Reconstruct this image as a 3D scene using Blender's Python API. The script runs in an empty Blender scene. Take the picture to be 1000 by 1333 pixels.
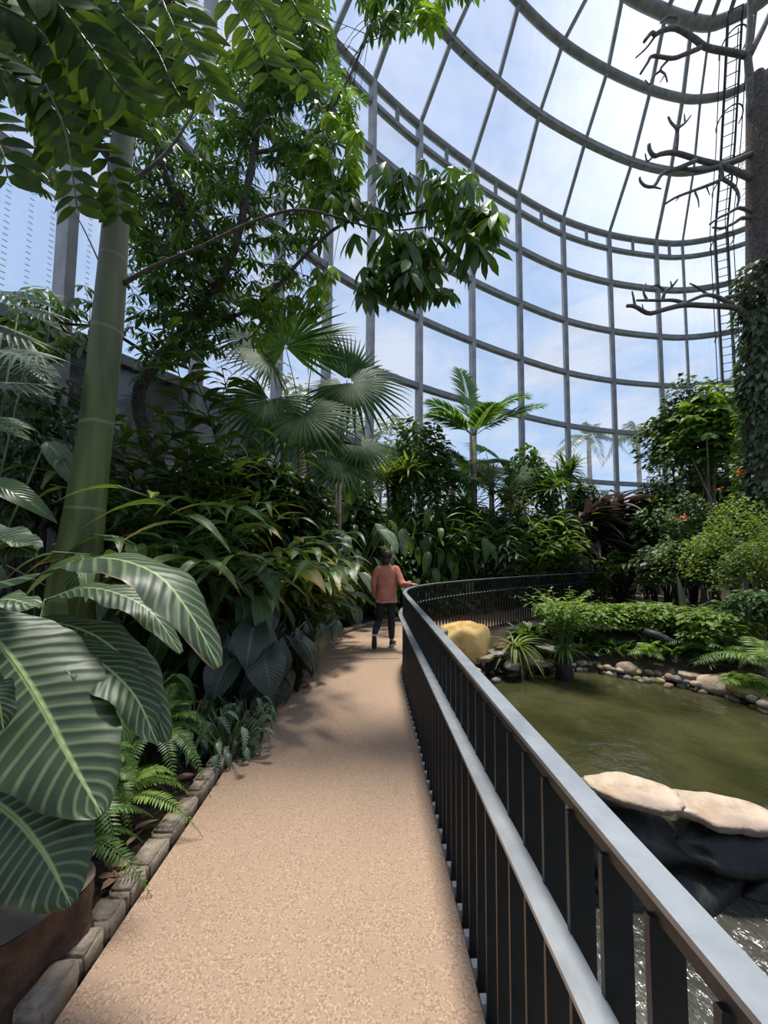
import bpy, bmesh, math, random
import numpy as np
from mathutils import Vector, Matrix, noise as mnoise
pi = math.pi
C = bpy.context.scene.collection
SC = bpy.context.scene

# ------------------------------------------------------------------ camera
F, PITCH, ROLL, YAW, CX, CY = 500.0, .066, .008, -.0345, 500.0, 689.0
CAMZ = 1.6
def rot(d):
    u, b, v = d
    cr, sr = math.cos(ROLL), math.sin(ROLL); u, v = u*cr-v*sr, u*sr+v*cr
    c, s = math.cos(PITCH), math.sin(PITCH); b, v = b*c-v*s, b*s+v*c
    c, s = math.cos(YAW), math.sin(YAW)
    return Vector((u*c-b*s, u*s+b*c, v))
def ray(x, y): return rot(((x-CX)/F, 1.0, -(y-CY)/F))
def at(x, y, Z):                       # world point on a pixel's line of sight at distance Y=Z
    d = ray(x, y); k = Z/d.y
    return Vector((d.x*k, Z, CAMZ+d.z*k))
def hit(x, y, z=0.0):                  # world point where the line of sight meets height z
    d = ray(x, y); k = (z-CAMZ)/d.z
    return Vector((d.x*k, d.y*k, z))
cam = bpy.data.objects.new('camera', bpy.data.cameras.new('camera'))
C.objects.link(cam); SC.camera = cam
cr_, cb_, cu_ = rot((1, 0, 0)), rot((0, 1, 0)), rot((0, 0, 1))
Mx = Matrix((cr_, cu_, -cb_)).transposed().to_4x4(); Mx.translation = (0, 0, CAMZ)
cam.matrix_world = Mx
cam.data.sensor_fit = 'HORIZONTAL'; cam.data.sensor_width = 36; cam.data.lens = 18
cam.data.shift_y = (CY-666.5)/1000; cam.data.clip_end = 500; cam.data.clip_start = .05

# ------------------------------------------------------------------ exposure, sky, sun
SC.view_settings.view_transform = 'Standard'; SC.view_settings.look = 'None'
SC.view_settings.exposure = 0.28; SC.view_settings.gamma = 1.0
SC.cycles.max_bounces = 7; SC.cycles.diffuse_bounces = 3; SC.cycles.glossy_bounces = 3
SC.cycles.transmission_bounces = 4; SC.cycles.transparent_max_bounces = 10
SC.cycles.caustics_reflective = False; SC.cycles.caustics_refractive = False
SC.cycles.sample_clamp_indirect = 4
SUN_DIR = Vector((.03, .26, 1.15)).normalized()
def N(nt, t, **k):
    n = nt.nodes.new(t)
    for a, b in k.items():
        if a in ('op',): n.operation = b
        else: setattr(n, a, b)
    return n
def setin(n, **k):
    for a, b in k.items(): n.inputs[a.replace('_', ' ')].default_value = b
world = bpy.data.worlds.new('sky'); SC.world = world; world.use_nodes = True
nt = world.node_tree; nt.nodes.clear()
L = nt.links.new
out = N(nt, 'ShaderNodeOutputWorld'); bg = N(nt, 'ShaderNodeBackground'); L(bg.outputs[0], out.inputs[0])
tc = N(nt, 'ShaderNodeTexCoord'); sep = N(nt, 'ShaderNodeSeparateXYZ'); L(tc.outputs['Generated'], sep.inputs[0])
zz = N(nt, 'ShaderNodeMath', op='MAXIMUM'); L(sep.outputs[2], zz.inputs[0]); zz.inputs[1].default_value = 0
za = N(nt, 'ShaderNodeMath', op='ADD'); L(zz.outputs[0], za.inputs[0]); za.inputs[1].default_value = .25
dv = N(nt, 'ShaderNodeVectorMath', op='DIVIDE'); L(tc.outputs['Generated'], dv.inputs[0])
cmb = N(nt, 'ShaderNodeCombineXYZ')
for i in range(3): L(za.outputs[0], cmb.inputs[i])
L(cmb.outputs[0], dv.inputs[1])
nz = N(nt, 'ShaderNodeTexNoise'); setin(nz, Scale=2.6, Detail=7.0, Roughness=.55, Distortion=.3); L(dv.outputs[0], nz.inputs['Vector'])
rp = N(nt, 'ShaderNodeValToRGB'); rp.color_ramp.elements[0].position = .45; rp.color_ramp.elements[1].position = .62
L(nz.outputs[0], rp.inputs[0])
dt = N(nt, 'ShaderNodeVectorMath', op='DOT_PRODUCT'); L(tc.outputs['Generated'], dt.inputs[0]); dt.inputs[1].default_value = Vector((.95, .70, 1.1)).normalized()
gm = N(nt, 'ShaderNodeMapRange'); setin(gm, From_Min=.915, From_Max=1.03, To_Min=0.0, To_Max=1.0); L(dt.outputs['Value'], gm.inputs[0])
blue = N(nt, 'ShaderNodeMixRGB'); blue.inputs[1].default_value = (.50, .70, .97, 1); blue.inputs[2].default_value = (.44, .55, .86, 1)
L(zz.outputs[0], blue.inputs[0])
mc = N(nt, 'ShaderNodeMixRGB'); mc.inputs[2].default_value = (.80, .82, .91, 1); L(blue.outputs[0], mc.inputs[1])
mul = N(nt, 'ShaderNodeMath', op='MULTIPLY'); mul.inputs[1].default_value = .75; L(rp.outputs[0], mul.inputs[0]); L(mul.outputs[0], mc.inputs[0])
mg = N(nt, 'ShaderNodeMixRGB'); mg.inputs[2].default_value = (1.5, 1.5, 1.52, 1); L(gm.outputs[0], mg.inputs[0]); L(mc.outputs[0], mg.inputs[1])
L(mg.outputs[0], bg.inputs[0]); bg.inputs[1].default_value = .89
sun = bpy.data.objects.new('sun', bpy.data.lights.new('sun', 'SUN')); C.objects.link(sun)
sun.data.energy = 6.5; sun.data.angle = math.radians(9); sun.data.color = (1, .95, .86)
sun.rotation_euler = SUN_DIR.to_track_quat('Z', 'Y').to_euler()
sun.location = SUN_DIR*60

# ------------------------------------------------------------------ materials
MATS = {}
def newmat(name):
    m = bpy.data.materials.new(name); m.use_nodes = True; MATS[name] = m
    nt = m.node_tree; nt.nodes.clear()
    o = N(nt, 'ShaderNodeOutputMaterial'); return m, nt, o
def rgba(c): return (c[0], c[1], c[2], 1)
def pmat(name, c1, c2=None, scale=5.0, rough=.7, bump=0.0, bscale=None, metal=0.0, spec=.5, detail=6.0, c3=None, coat=0):
    m, nt, o = newmat(name); L = nt.links.new
    p = N(nt, 'ShaderNodeBsdfPrincipled'); L(p.outputs[0], o.inputs[0])
    setin(p, Roughness=rough, Metallic=metal); p.inputs['Specular IOR Level'].default_value = spec
    p.inputs['Coat Weight'].default_value = coat
    tc = N(nt, 'ShaderNodeTexCoord')
    if c2 is None: p.inputs['Base Color'].default_value = rgba(c1)
    else:
        n = N(nt, 'ShaderNodeTexNoise'); setin(n, Scale=scale, Detail=detail, Roughness=.6); L(tc.outputs['Object'], n.inputs['Vector'])
        r = N(nt, 'ShaderNodeValToRGB'); L(n.outputs[0], r.inputs[0])
        r.color_ramp.elements[0].position = .36; r.color_ramp.elements[0].color = rgba(c1)
        r.color_ramp.elements[1].position = .66; r.color_ramp.elements[1].color = rgba(c2)
        src = r.outputs[0]
        if c3 is not None:
            n3 = N(nt, 'ShaderNodeTexNoise'); setin(n3, Scale=scale*.27, Detail=4.0); L(tc.outputs['Object'], n3.inputs['Vector'])
            r3 = N(nt, 'ShaderNodeValToRGB'); r3.color_ramp.elements[0].position = .48; r3.color_ramp.elements[1].position = .62; L(n3.outputs[0], r3.inputs[0])
            x = N(nt, 'ShaderNodeMixRGB'); L(r3.outputs[0], x.inputs[0]); L(src, x.inputs[1]); x.inputs[2].default_value = rgba(c3); src = x.outputs[0]
        L(src, p.inputs['Base Color'])
    if bump:
        nb = N(nt, 'ShaderNodeTexNoise'); setin(nb, Scale=bscale or scale*3, Detail=6.0); L(tc.outputs['Object'], nb.inputs['Vector'])
        b = N(nt, 'ShaderNodeBump'); setin(b, Strength=bump, Distance=.02); L(nb.outputs[0], b.inputs['Height']); L(b.outputs[0], p.inputs['Normal'])
    return m
def leaf_mat(name, dark, light, rough=.38, trans=.28, mid=None, stripe=None, sN=14, sK=8, edge=None, tcol=None, spec=.5, sw=.55, tip=None, mw=.055):
    """u across (0.5 = midrib), v along the blade"""
    m, nt, o = newmat(name); L = nt.links.new
    g = N(nt, 'ShaderNodeNewGeometry'); tc = N(nt, 'ShaderNodeTexCoord')
    mx = N(nt, 'ShaderNodeMixRGB'); L(g.outputs['Random Per Island'], mx.inputs[0]); mx.inputs[1].default_value = rgba(dark); mx.inputs[2].default_value = rgba(light)
    src = mx.outputs[0]
    nn = N(nt, 'ShaderNodeTexNoise'); setin(nn, Scale=9.0, Detail=3.0); L(tc.outputs['Object'], nn.inputs['Vector'])
    hv = N(nt, 'ShaderNodeHueSaturation'); L(src, hv.inputs['Color'])
    mr = N(nt, 'ShaderNodeMapRange'); setin(mr, From_Min=.3, From_Max=.7, To_Min=.7, To_Max=1.3); L(nn.outputs[0], mr.inputs[0]); L(mr.outputs[0], hv.inputs['Value'])
    src = hv.outputs[0]
    sp = N(nt, 'ShaderNodeSeparateXYZ'); L(tc.outputs['UV'], sp.inputs[0])
    a = N(nt, 'ShaderNodeMath', op='SUBTRACT'); L(sp.outputs[0], a.inputs[0]); a.inputs[1].default_value = .5
    ab = N(nt, 'ShaderNodeMath', op='ABSOLUTE'); L(a.outputs[0], ab.inputs[0])
    height = None
    if stripe or sN:
        s1 = N(nt, 'ShaderNodeMath', op='MULTIPLY'); L(sp.outputs[1], s1.inputs[0]); s1.inputs[1].default_value = sN
        s2 = N(nt, 'ShaderNodeMath', op='MULTIPLY'); L(ab.outputs[0], s2.inputs[0]); s2.inputs[1].default_value = sK
        s3 = N(nt, 'ShaderNodeMath', op='SUBTRACT'); L(s1.outputs[0], s3.inputs[0]); L(s2.outputs[0], s3.inputs[1])
        s4 = N(nt, 'ShaderNodeMath', op='MULTIPLY'); L(s3.outputs[0], s4.inputs[0]); s4.inputs[1].default_value = 2*pi
        s5 = N(nt, 'ShaderNodeMath', op='SINE'); L(s4.outputs[0], s5.inputs[0]); height = s5.outputs[0]
        if stripe:
            r = N(nt, 'ShaderNodeMapRange'); setin(r, From_Min=sw, From_Max=.98, To_Min=0.0, To_Max=1.0); L(s5.outputs[0], r.inputs[0])
            # stripes fade before the margin
            fd = N(nt, 'ShaderNodeMapRange'); setin(fd, From_Min=.5, From_Max=.40, To_Min=.25, To_Max=1.0); L(ab.outputs[0], fd.inputs[0])
            fm = N(nt, 'ShaderNodeMath', op='MULTIPLY'); L(r.outputs[0], fm.inputs[0]); L(fd.outputs[0], fm.inputs[1])
            x = N(nt, 'ShaderNodeMixRGB'); L(fm.outputs[0], x.inputs[0]); L(src, x.inputs[1]); x.inputs[2].default_value = rgba(stripe); src = x.outputs[0]
    if mid:
        r = N(nt, 'ShaderNodeMapRange'); setin(r, From_Min=mw, From_Max=mw*.36, To_Min=0.0, To_Max=1.0); L(ab.outputs[0], r.inputs[0])
        x = N(nt, 'ShaderNodeMixRGB'); L(r.outputs[0], x.inputs[0]); L(src, x.inputs[1]); x.inputs[2].default_value = rgba(mid); src = x.outputs[0]
    if tip:
        ad = N(nt, 'ShaderNodeMath', op='ADD'); L(sp.outputs[1], ad.inputs[0]); L(g.outputs['Random Per Island'], ad.inputs[1])
        r = N(nt, 'ShaderNodeMapRange'); setin(r, From_Min=1.35, From_Max=1.75, To_Min=0.0, To_Max=1.0); L(ad.outputs[0], r.inputs[0])
        x = N(nt, 'ShaderNodeMixRGB'); L(r.outputs[0], x.inputs[0]); L(src, x.inputs[1]); x.inputs[2].default_value = rgba(tip); src = x.outputs[0]
    if edge:
        n2 = N(nt, 'ShaderNodeTexNoise'); setin(n2, Scale=3.0, Detail=2.0); L(tc.outputs['Object'], n2.inputs['Vector'])
        e1 = N(nt, 'ShaderNodeMath', op='MULTIPLY'); L(ab.outputs[0], e1.inputs[0]); L(n2.outputs[0], e1.inputs[1])
        r = N(nt, 'ShaderNodeMapRange'); setin(r, From_Min=.298, From_Max=.31, To_Min=0.0, To_Max=1.0); L(e1.outputs[0], r.inputs[0])
        x = N(nt, 'ShaderNodeMixRGB'); L(r.outputs[0], x.inputs[0]); L(src, x.inputs[1]); x.inputs[2].default_value = rgba(edge); src = x.outputs[0]
    p = N(nt, 'ShaderNodeBsdfPrincipled'); L(src, p.inputs['Base Color']); setin(p, Roughness=rough); p.inputs['Specular IOR Level'].default_value = spec
    if height is not None:
        b = N(nt, 'ShaderNodeBump'); setin(b, Strength=.25, Distance=.004); L(height, b.inputs['Height']); L(b.outputs[0], p.inputs['Normal'])
    t = N(nt, 'ShaderNodeBsdfTranslucent')
    h2 = N(nt, 'ShaderNodeMixRGB', blend_type='MULTIPLY'); h2.inputs[0].default_value = 1; L(src, h2.inputs[1]); h2.inputs[2].default_value = rgba(tcol or (2.2, 2.0, .8)); L(h2.outputs[0], t.inputs[0])
    ms = N(nt, 'ShaderNodeMixShader'); ms.inputs[0].default_value = trans; L(p.outputs[0], ms.inputs[1]); L(t.outputs[0], ms.inputs[2]); L(ms.outputs[0], o.inputs[0])
    return m

# ------------------------------------------------------------------ mesh collector
class MB:
    def __init__(s): s.v = []; s.f = []; s.uv = []; s.n = 0
    def add(s, v, f, uv=None):
        v = np.asarray(v, float).reshape(-1, 3); f = np.asarray(f, int)
        if uv is None: uv = np.zeros((len(v), 2)); uv[:, 0] = .25
        s.v.append(v); s.f.append(f+s.n); s.uv.append(np.asarray(uv, float)); s.n += len(v)
    def inst(s, tpl, M, T):
        v, f, uv = tpl; m, n = len(T), len(v)
        if not m: return
        V = np.einsum('mij,nj->mni', M, v)+T[:, None, :]
        Fc = (f[None]+(np.arange(m)*n)[:, None, None]).reshape(-1, f.shape[1])
        s.add(V.reshape(-1, 3), Fc, np.tile(uv, (m, 1)))
    def tube(s, pts, rad, seg=8, cap=True):
        P = np.array([list(p) for p in pts], float); n = len(P)
        R = np.full(n, rad, float) if np.isscalar(rad) else np.interp(np.linspace(0, 1, n), np.linspace(0, 1, len(rad)), rad)
        T = np.gradient(P, axis=0); T /= np.linalg.norm(T, axis=1)[:, None]+1e-9
        up = np.array([0, 0, 1.]) if abs(T[0, 2]) < .9 else np.array([1., 0, 0])
        x = np.cross(T[0], up); x /= np.linalg.norm(x); V = []
        for i in range(n):
            x = x-T[i]*(x@T[i]); x /= np.linalg.norm(x)+1e-9; y = np.cross(T[i], x)
            a = np.arange(seg)/seg*2*pi
            V.append(P[i]+R[i]*(np.cos(a)[:, None]*x+np.sin(a)[:, None]*y))
        i, j = np.meshgrid(np.arange(n-1), np.arange(seg), indexing='ij'); i = i.ravel(); j = j.ravel(); k = (j+1) % seg
        fs = np.stack([i*seg+j, i*seg+k, (i+1)*seg+k, (i+1)*seg+j], 1)
        uv = np.stack([np.tile(np.arange(seg)/seg, n), np.repeat(np.linspace(0, 1, n), seg)], 1)
        V = np.concatenate(V)
        if cap:
            V = np.concatenate([V, P[:1], P[-1:]]); uv = np.concatenate([uv, [[.5, 0], [.5, 1]]])
            j = np.arange(seg); k = (j+1) % seg
            s.add(V, fs, uv); o = s.n-len(V)
            s.f.append(np.stack([np.full(seg, n*seg), k, j], 1)+o); s.f.append(np.stack([np.full(seg, n*seg+1), (n-1)*seg+j, (n-1)*seg+k], 1)+o)
        else: s.add(V, fs, uv)
    def box(s, c, d, R=None):
        v = np.array([[x, y, z] for x in (-.5, .5) for y in (-.5, .5) for z in (-.5, .5)])*np.array(d)
        if R is not None: v = v@np.array(R).T
        s.add(v+np.array(list(c)), [[0, 1, 3, 2], [4, 6, 7, 5], [0, 4, 5, 1], [2, 3, 7, 6], [0, 2, 6, 4], [1, 5, 7, 3]])
    def build(s, name, mat, parent=None, smooth=True, bevel=0):
        me = bpy.data.meshes.new(name)
        V = np.concatenate(s.v); UV = np.concatenate(s.uv)
        if parent is not None: V = V-np.array(ORG[parent.name])
        me.vertices.add(len(V)); me.vertices.foreach_set('co', V.astype(np.float32).ravel())
        li = np.concatenate([f.ravel() for f in s.f]); lt = np.concatenate([np.full(len(f), f.shape[1]) for f in s.f])
        ls = np.concatenate([[0], np.cumsum(lt)[:-1]])
        me.loops.add(len(li)); me.loops.foreach_set('vertex_index', li.astype(np.int32))
        me.polygons.add(len(lt)); me.polygons.foreach_set('loop_start', ls.astype(np.int32))
        me.polygons.foreach_set('use_smooth', np.full(len(lt), smooth))
        me.update(calc_edges=True)
        u = me.uv_layers.new(name='UVMap'); u.data.foreach_set('uv', UV[li].astype(np.float32).ravel())
        me.materials.append(mat)
        o = bpy.data.objects.new(name, me); C.objects.link(o)
        if parent is not None: o.parent = parent; ORG[o.name] = ORG[parent.name]
        if bevel:
            b = o.modifiers.new('bevel', 'BEVEL'); b.width = bevel; b.segments = 2; b.limit_method = 'ANGLE'
        return o
def tag(o, label=None, cat=None, group=None, kind=None):
    if label: o['label'] = label
    if cat: o['category'] = cat
    if group: o['group'] = group
    if kind: o['kind'] = kind
    return o
def thing(name, label, cat, loc, group=None):
    o = bpy.data.objects.new(name, None); C.objects.link(o); o.location = loc; o.empty_display_size = .1
    ORG[o.name] = [float(loc[0]), float(loc[1]), float(loc[2])]; THINGS.append(o)
    return tag(o, label, cat, group)
THINGS = []; ORG = {}
def struct(o): o['kind'] = 'structure'; return o
def recenter(o):                        # put a lone mesh's origin at its base
    me = o.data; n = len(me.vertices); a = np.zeros(n*3, np.float32); me.vertices.foreach_get('co', a); a = a.reshape(-1, 3)
    c = (a.min(0)+a.max(0))/2; c[2] = a[:, 2].min(); a -= c; me.vertices.foreach_set('co', a.ravel()); o.location = c.tolist(); me.update(); return o
def frames(d, up, sc):                  # leaf frames: y along d, z the face normal
    d = d/np.linalg.norm(d, axis=1)[:, None]; x = np.cross(d, up); n = np.linalg.norm(x, axis=1)[:, None]
    x = np.where(n > 1e-3, x/np.maximum(n, 1e-6), np.array([1., 0, 0])); z = np.cross(x, d)
    return np.stack([x, d, z], 2)*np.asarray(sc, float).reshape(-1, 1, 1)
# ------------------------------------------------------------------ leaf templates (unit length along +y)
def leaf_t(w, n=5, fold=.12, droop=.25, kind='ov', wave=0.0, cols=1):
    t = np.linspace(0, 1, n+1)
    if kind == 'ov': p = np.sin(pi*np.clip(t, 0, 1)**.8)**.75
    elif kind == 'strap': p = np.minimum(1, .35+t*3)*(1-t**3.5)
    elif kind == 'lance': p = np.sin(pi*t**.6)**.9
    elif kind == 'obo': p = np.sin(pi*t**1.35)**.8
    elif kind == 'heart': p = np.where(t < .28, .62+1.35*t, (1-((t-.28)/.72)**1.7))
    p = np.maximum(p, .03)*w*.5
    us = np.linspace(-1, 1, 2*cols+1)
    V = []; UV = []
    for i in range(n+1):
        for u in us:
            y = t[i]
            if kind == 'heart' and i < n*.3: y = t[i]-(.28-t[i])*.9*abs(u)
            z = -droop*t[i]**2+fold*abs(u)*p[i]*2+wave*math.sin(i*2.1)*abs(u)*w
            V.append((u*p[i], y*(1-.25*droop*t[i]), z)); UV.append((.5+.5*u, t[i]))
    k = len(us); Fq = [[i*k+j, i*k+j+1, (i+1)*k+j+1, (i+1)*k+j] for i in range(n) for j in range(k-1)]
    return np.array(V), np.array(Fq), np.array(UV)
def merge_t(lst):
    V, Fq, UV = [], [], []; o = 0
    for v, f, uv in lst: V.append(v); Fq.append(f+o); UV.append(uv); o += len(v)
    return np.concatenate(V), np.concatenate(Fq), np.concatenate(UV)
def xf(tpl, M, T=(0, 0, 0)): return tpl[0]@np.array(M).T+np.array(T), tpl[1], tpl[2]
def rotz(a): return np.array([[math.cos(a), -math.sin(a), 0], [math.sin(a), math.cos(a), 0], [0, 0, 1]])
def rotx(a): return np.array([[1, 0, 0], [0, math.cos(a), -math.sin(a)], [0, math.sin(a), math.cos(a)]])
def palmate_t(k=8, w=.26, tilt=-.5, seed=0, droop=.3):      # leaflets radiating round the petiole tip
    r = random.Random(seed); out = []
    for i in range(k):
        a = -pi+(i+.5)*2*pi/k+r.uniform(-.12, .12); s = .75+.25*math.cos(a)+r.uniform(-.05, .05)
        t = leaf_t(w, 4, .1, droop, 'obo')
        out.append(xf(t, rotz(a)@rotx(tilt+r.uniform(-.15, .15))*s))
    return merge_t(out)
def fan_t(k=34, span=4.9, fuse=.5, seed=0, droop=.25):        # pleated fan palm blade
    V, Fq, UV = [], [], []; r = random.Random(seed)
    da = span/k
    for i in range(k):
        a = -span/2+(i+.5)*da; ln = (.82+.18*math.cos(a*.6))*(1+r.uniform(-.04, .04)); tw = r.uniform(-.03, .03)
        o = len(V)
        for rr, hw in ((.03, .5), (fuse*.6, .5), (fuse, .5), (fuse+.3*(1-fuse), .36), (fuse+.65*(1-fuse), .2), (1, .03)):
            R = rr*ln; h = da*hw*min(rr, fuse*1.02)*ln
            for u in (-1, 0, 1):
                z = -droop*R**2*(.4+.6*(rr > fuse)*1)*(rr)+(.0 if u == 0 else -.35*h)+tw*(rr**2)
                x, y = u*h, R
                V.append((x*math.cos(a)+y*math.sin(a), y*math.cos(a)-x*math.sin(a), z)); UV.append((.5+u*.5, rr))
        for s in range(5):
            for j in range(2): b = o+s*3+j; Fq.append([b, b+1, b+4, b+3])
    return np.array(V), np.array(Fq), np.array(UV)
T_OV = leaf_t(.45); T_OVD = leaf_t(.42, 6, .1, .6); T_LAN = leaf_t(.22, 6, .15, .5, 'lance'); T_NAR = leaf_t(.13, 5, .12, .35, 'lance')
T_STR = leaf_t(.11, 7, .25, .6, 'strap'); T_STR2 = leaf_t(.16, 7, .2, .9, 'strap'); T_BIG = leaf_t(.42, 8, .12, .75, 'ov', .012, 2)
T_HEA = leaf_t(.85, 8, .1, .45, 'heart', .01, 2); T_SML = leaf_t(.5, 3, .1, .2); T_PIN = leaf_t(.22, 3, .05, .15, 'lance'); T_PINB = leaf_t(.12, 4, .1, .35, 'lance')
T_LFT = leaf_t(.46, 5, .08, .15, 'ov', 0, 1)
T_PALM = [palmate_t(8, .24, -.22, i, .3) for i in range(4)]; T_PALMD = [palmate_t(8, .27, -.62, i+9, .25) for i in range(4)]
T_LOBE = [palmate_t(7, .42, -.2, i+20, .2) for i in range(2)]
T_FAN = [fan_t(34, 4.7, .5, i) for i in range(3)]; T_FANS = fan_t(20, 3.2, .55, 5, .2)
# ------------------------------------------------------------------ material set
M_path = pmat('path_concrete', (.30, .19, .122), (.58, .40, .275), 110, .85, .6, 160, c3=(.44, .295, .20), detail=2.0)
M_joint = pmat('path_joint', (.30, .22, .17), (.40, .30, .23), 20, .9)
M_kerb = pmat('kerb_stone', (.20, .155, .115), (.40, .32, .25), 14, .9, .8, 30, c3=(.15, .13, .09))
M_mulch = pmat('mulch', (.016, .010, .007), (.075, .045, .03), 30, .95, 1.0, 45, c3=(.03, .025, .012))
M_bank = pmat('bank_soil', (.03, .024, .014), (.10, .075, .045), 12, .95, .8, 20, c3=(.06, .08, .02))
M_iron = pmat('black_paint', (.012, .013, .013), (.02, .021, .021), 12, .42, .05, 60)
M_rail = pmat('rail_grey', (.30, .32, .34), (.42, .44, .46), 8, .36, .02, 60, spec=.6, metal=.45)
M_bracket = pmat('bracket_white', (.5, .5, .48), (.65, .64, .6), 20, .5)
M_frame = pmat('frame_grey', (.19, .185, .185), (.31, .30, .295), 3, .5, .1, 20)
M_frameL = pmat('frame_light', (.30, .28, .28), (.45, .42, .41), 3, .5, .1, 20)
M_conc = pmat('concrete_wall', (.16, .14, .115), (.27, .24, .20), 2.5, .9, .4, 14, c3=(.09, .085, .06))
M_dark = pmat('dark_lattice', (.02, .017, .013), (.05, .04, .03), 8, .8)
M_wood = pmat('dead_wood', (.10, .082, .075), (.20, .17, .155), 12, .85, .8, 25)
M_bark = pmat('rough_bark', (.05, .04, .035), (.15, .12, .10), 16, .95, 1.0, 20)
M_stump = pmat('sawn_log_top', (.10, .075, .055), (.16, .125, .095), 6, .85, .3, 30)
M_stumpb = pmat('log_bark', (.04, .022, .013), (.13, .07, .038), 9, .9, 1.0, 14)
M_log = pmat('wet_log', (.012, .012, .010), (.05, .045, .038), 10, .6, .7, 16)
M_boul = pmat('ochre_boulder', (.42, .23, .05), (.78, .55, .22), 5, .85, .5, 7, c3=(.62, .40, .14))
M_slab = pmat('tan_slab', (.40, .28, .19), (.62, .49, .36), 6, .8, .7, 20, c3=(.34, .25, .19))
M_rockg = pmat('grey_rock', (.10, .095, .085), (.30, .275, .235), 6, .7, .7, 18, c3=(.16, .15, .09))
M_rockb = pmat('brown_rock', (.17, .11, .075), (.42, .31, .22), 6, .8, .7, 18, c3=(.22, .20, .10))
M_wet = pmat('wet_rock', (.005, .005, .004), (.026, .023, .018), 6, .55, .7, 14)
M_moss = pmat('mossy_rock', (.10, .10, .02), (.30, .25, .08), 8, .9, .8, 20, c3=(.38, .24, .07))
M_dry = leaf_mat('dry_leaf', (.22, .09, .06), (.42, .26, .17), .6, .1, sN=0, mid=(.3, .2, .14))
M_stem = pmat('green_stem', (.045, .075, .02), (.10, .15, .045), 10, .5)
M_stemb = pmat('brown_stem', (.06, .045, .03), (.13, .10, .07), 14, .8)
M_trunk = None
def trunk_mat():
    m, nt, o = newmat('green_trunk'); L = nt.links.new
    p = N(nt, 'ShaderNodeBsdfPrincipled'); L(p.outputs[0], o.inputs[0]); setin(p, Roughness=.55)
    tc = N(nt, 'ShaderNodeTexCoord'); mp = N(nt, 'ShaderNodeMapping'); mp.inputs['Scale'].default_value = (6, 6, .9); L(tc.outputs['Object'], mp.inputs[0])
    n = N(nt, 'ShaderNodeTexNoise'); setin(n, Scale=1.6, Detail=8.0); L(mp.outputs[0], n.inputs['Vector'])
    r = N(nt, 'ShaderNodeValToRGB'); L(n.outputs[0], r.inputs[0]); e = r.color_ramp.elements
    e[0].position = .3; e[0].color = (.045, .07, .014, 1); e[1].position = .7; e[1].color = (.17, .20, .045, 1)
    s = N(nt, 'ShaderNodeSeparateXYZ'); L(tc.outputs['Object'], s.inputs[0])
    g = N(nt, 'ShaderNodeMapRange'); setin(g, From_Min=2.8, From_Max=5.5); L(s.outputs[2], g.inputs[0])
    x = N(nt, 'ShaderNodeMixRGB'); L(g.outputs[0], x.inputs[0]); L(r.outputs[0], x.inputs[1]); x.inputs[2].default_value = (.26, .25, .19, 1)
    w = N(nt, 'ShaderNodeTexWave', wave_type='BANDS', bands_direction='Z'); setin(w, Scale=.42, Distortion=3.5, Detail=4.0); L(tc.outputs['Object'], w.inputs['Vector'])
    rr = N(nt, 'ShaderNodeMapRange'); setin(rr, From_Min=.993, From_Max=1.0, To_Min=0.0, To_Max=.35); L(w.outputs[1], rr.inputs[0])
    y = N(nt, 'ShaderNodeMixRGB'); L(rr.outputs[0], y.inputs[0]); L(x.outputs[0], y.inputs[1]); y.inputs[2].default_value = (.4, .4, .24, 1)
    L(y.outputs[0], p.inputs['Base Color'])
    b = N(nt, 'ShaderNodeBump'); setin(b, Strength=.3, Distance=.02); L(n.outputs[0], b.inputs['Height']); L(b.outputs[0], p.inputs['Normal'])
    return m
M_trunk = trunk_mat()
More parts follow.
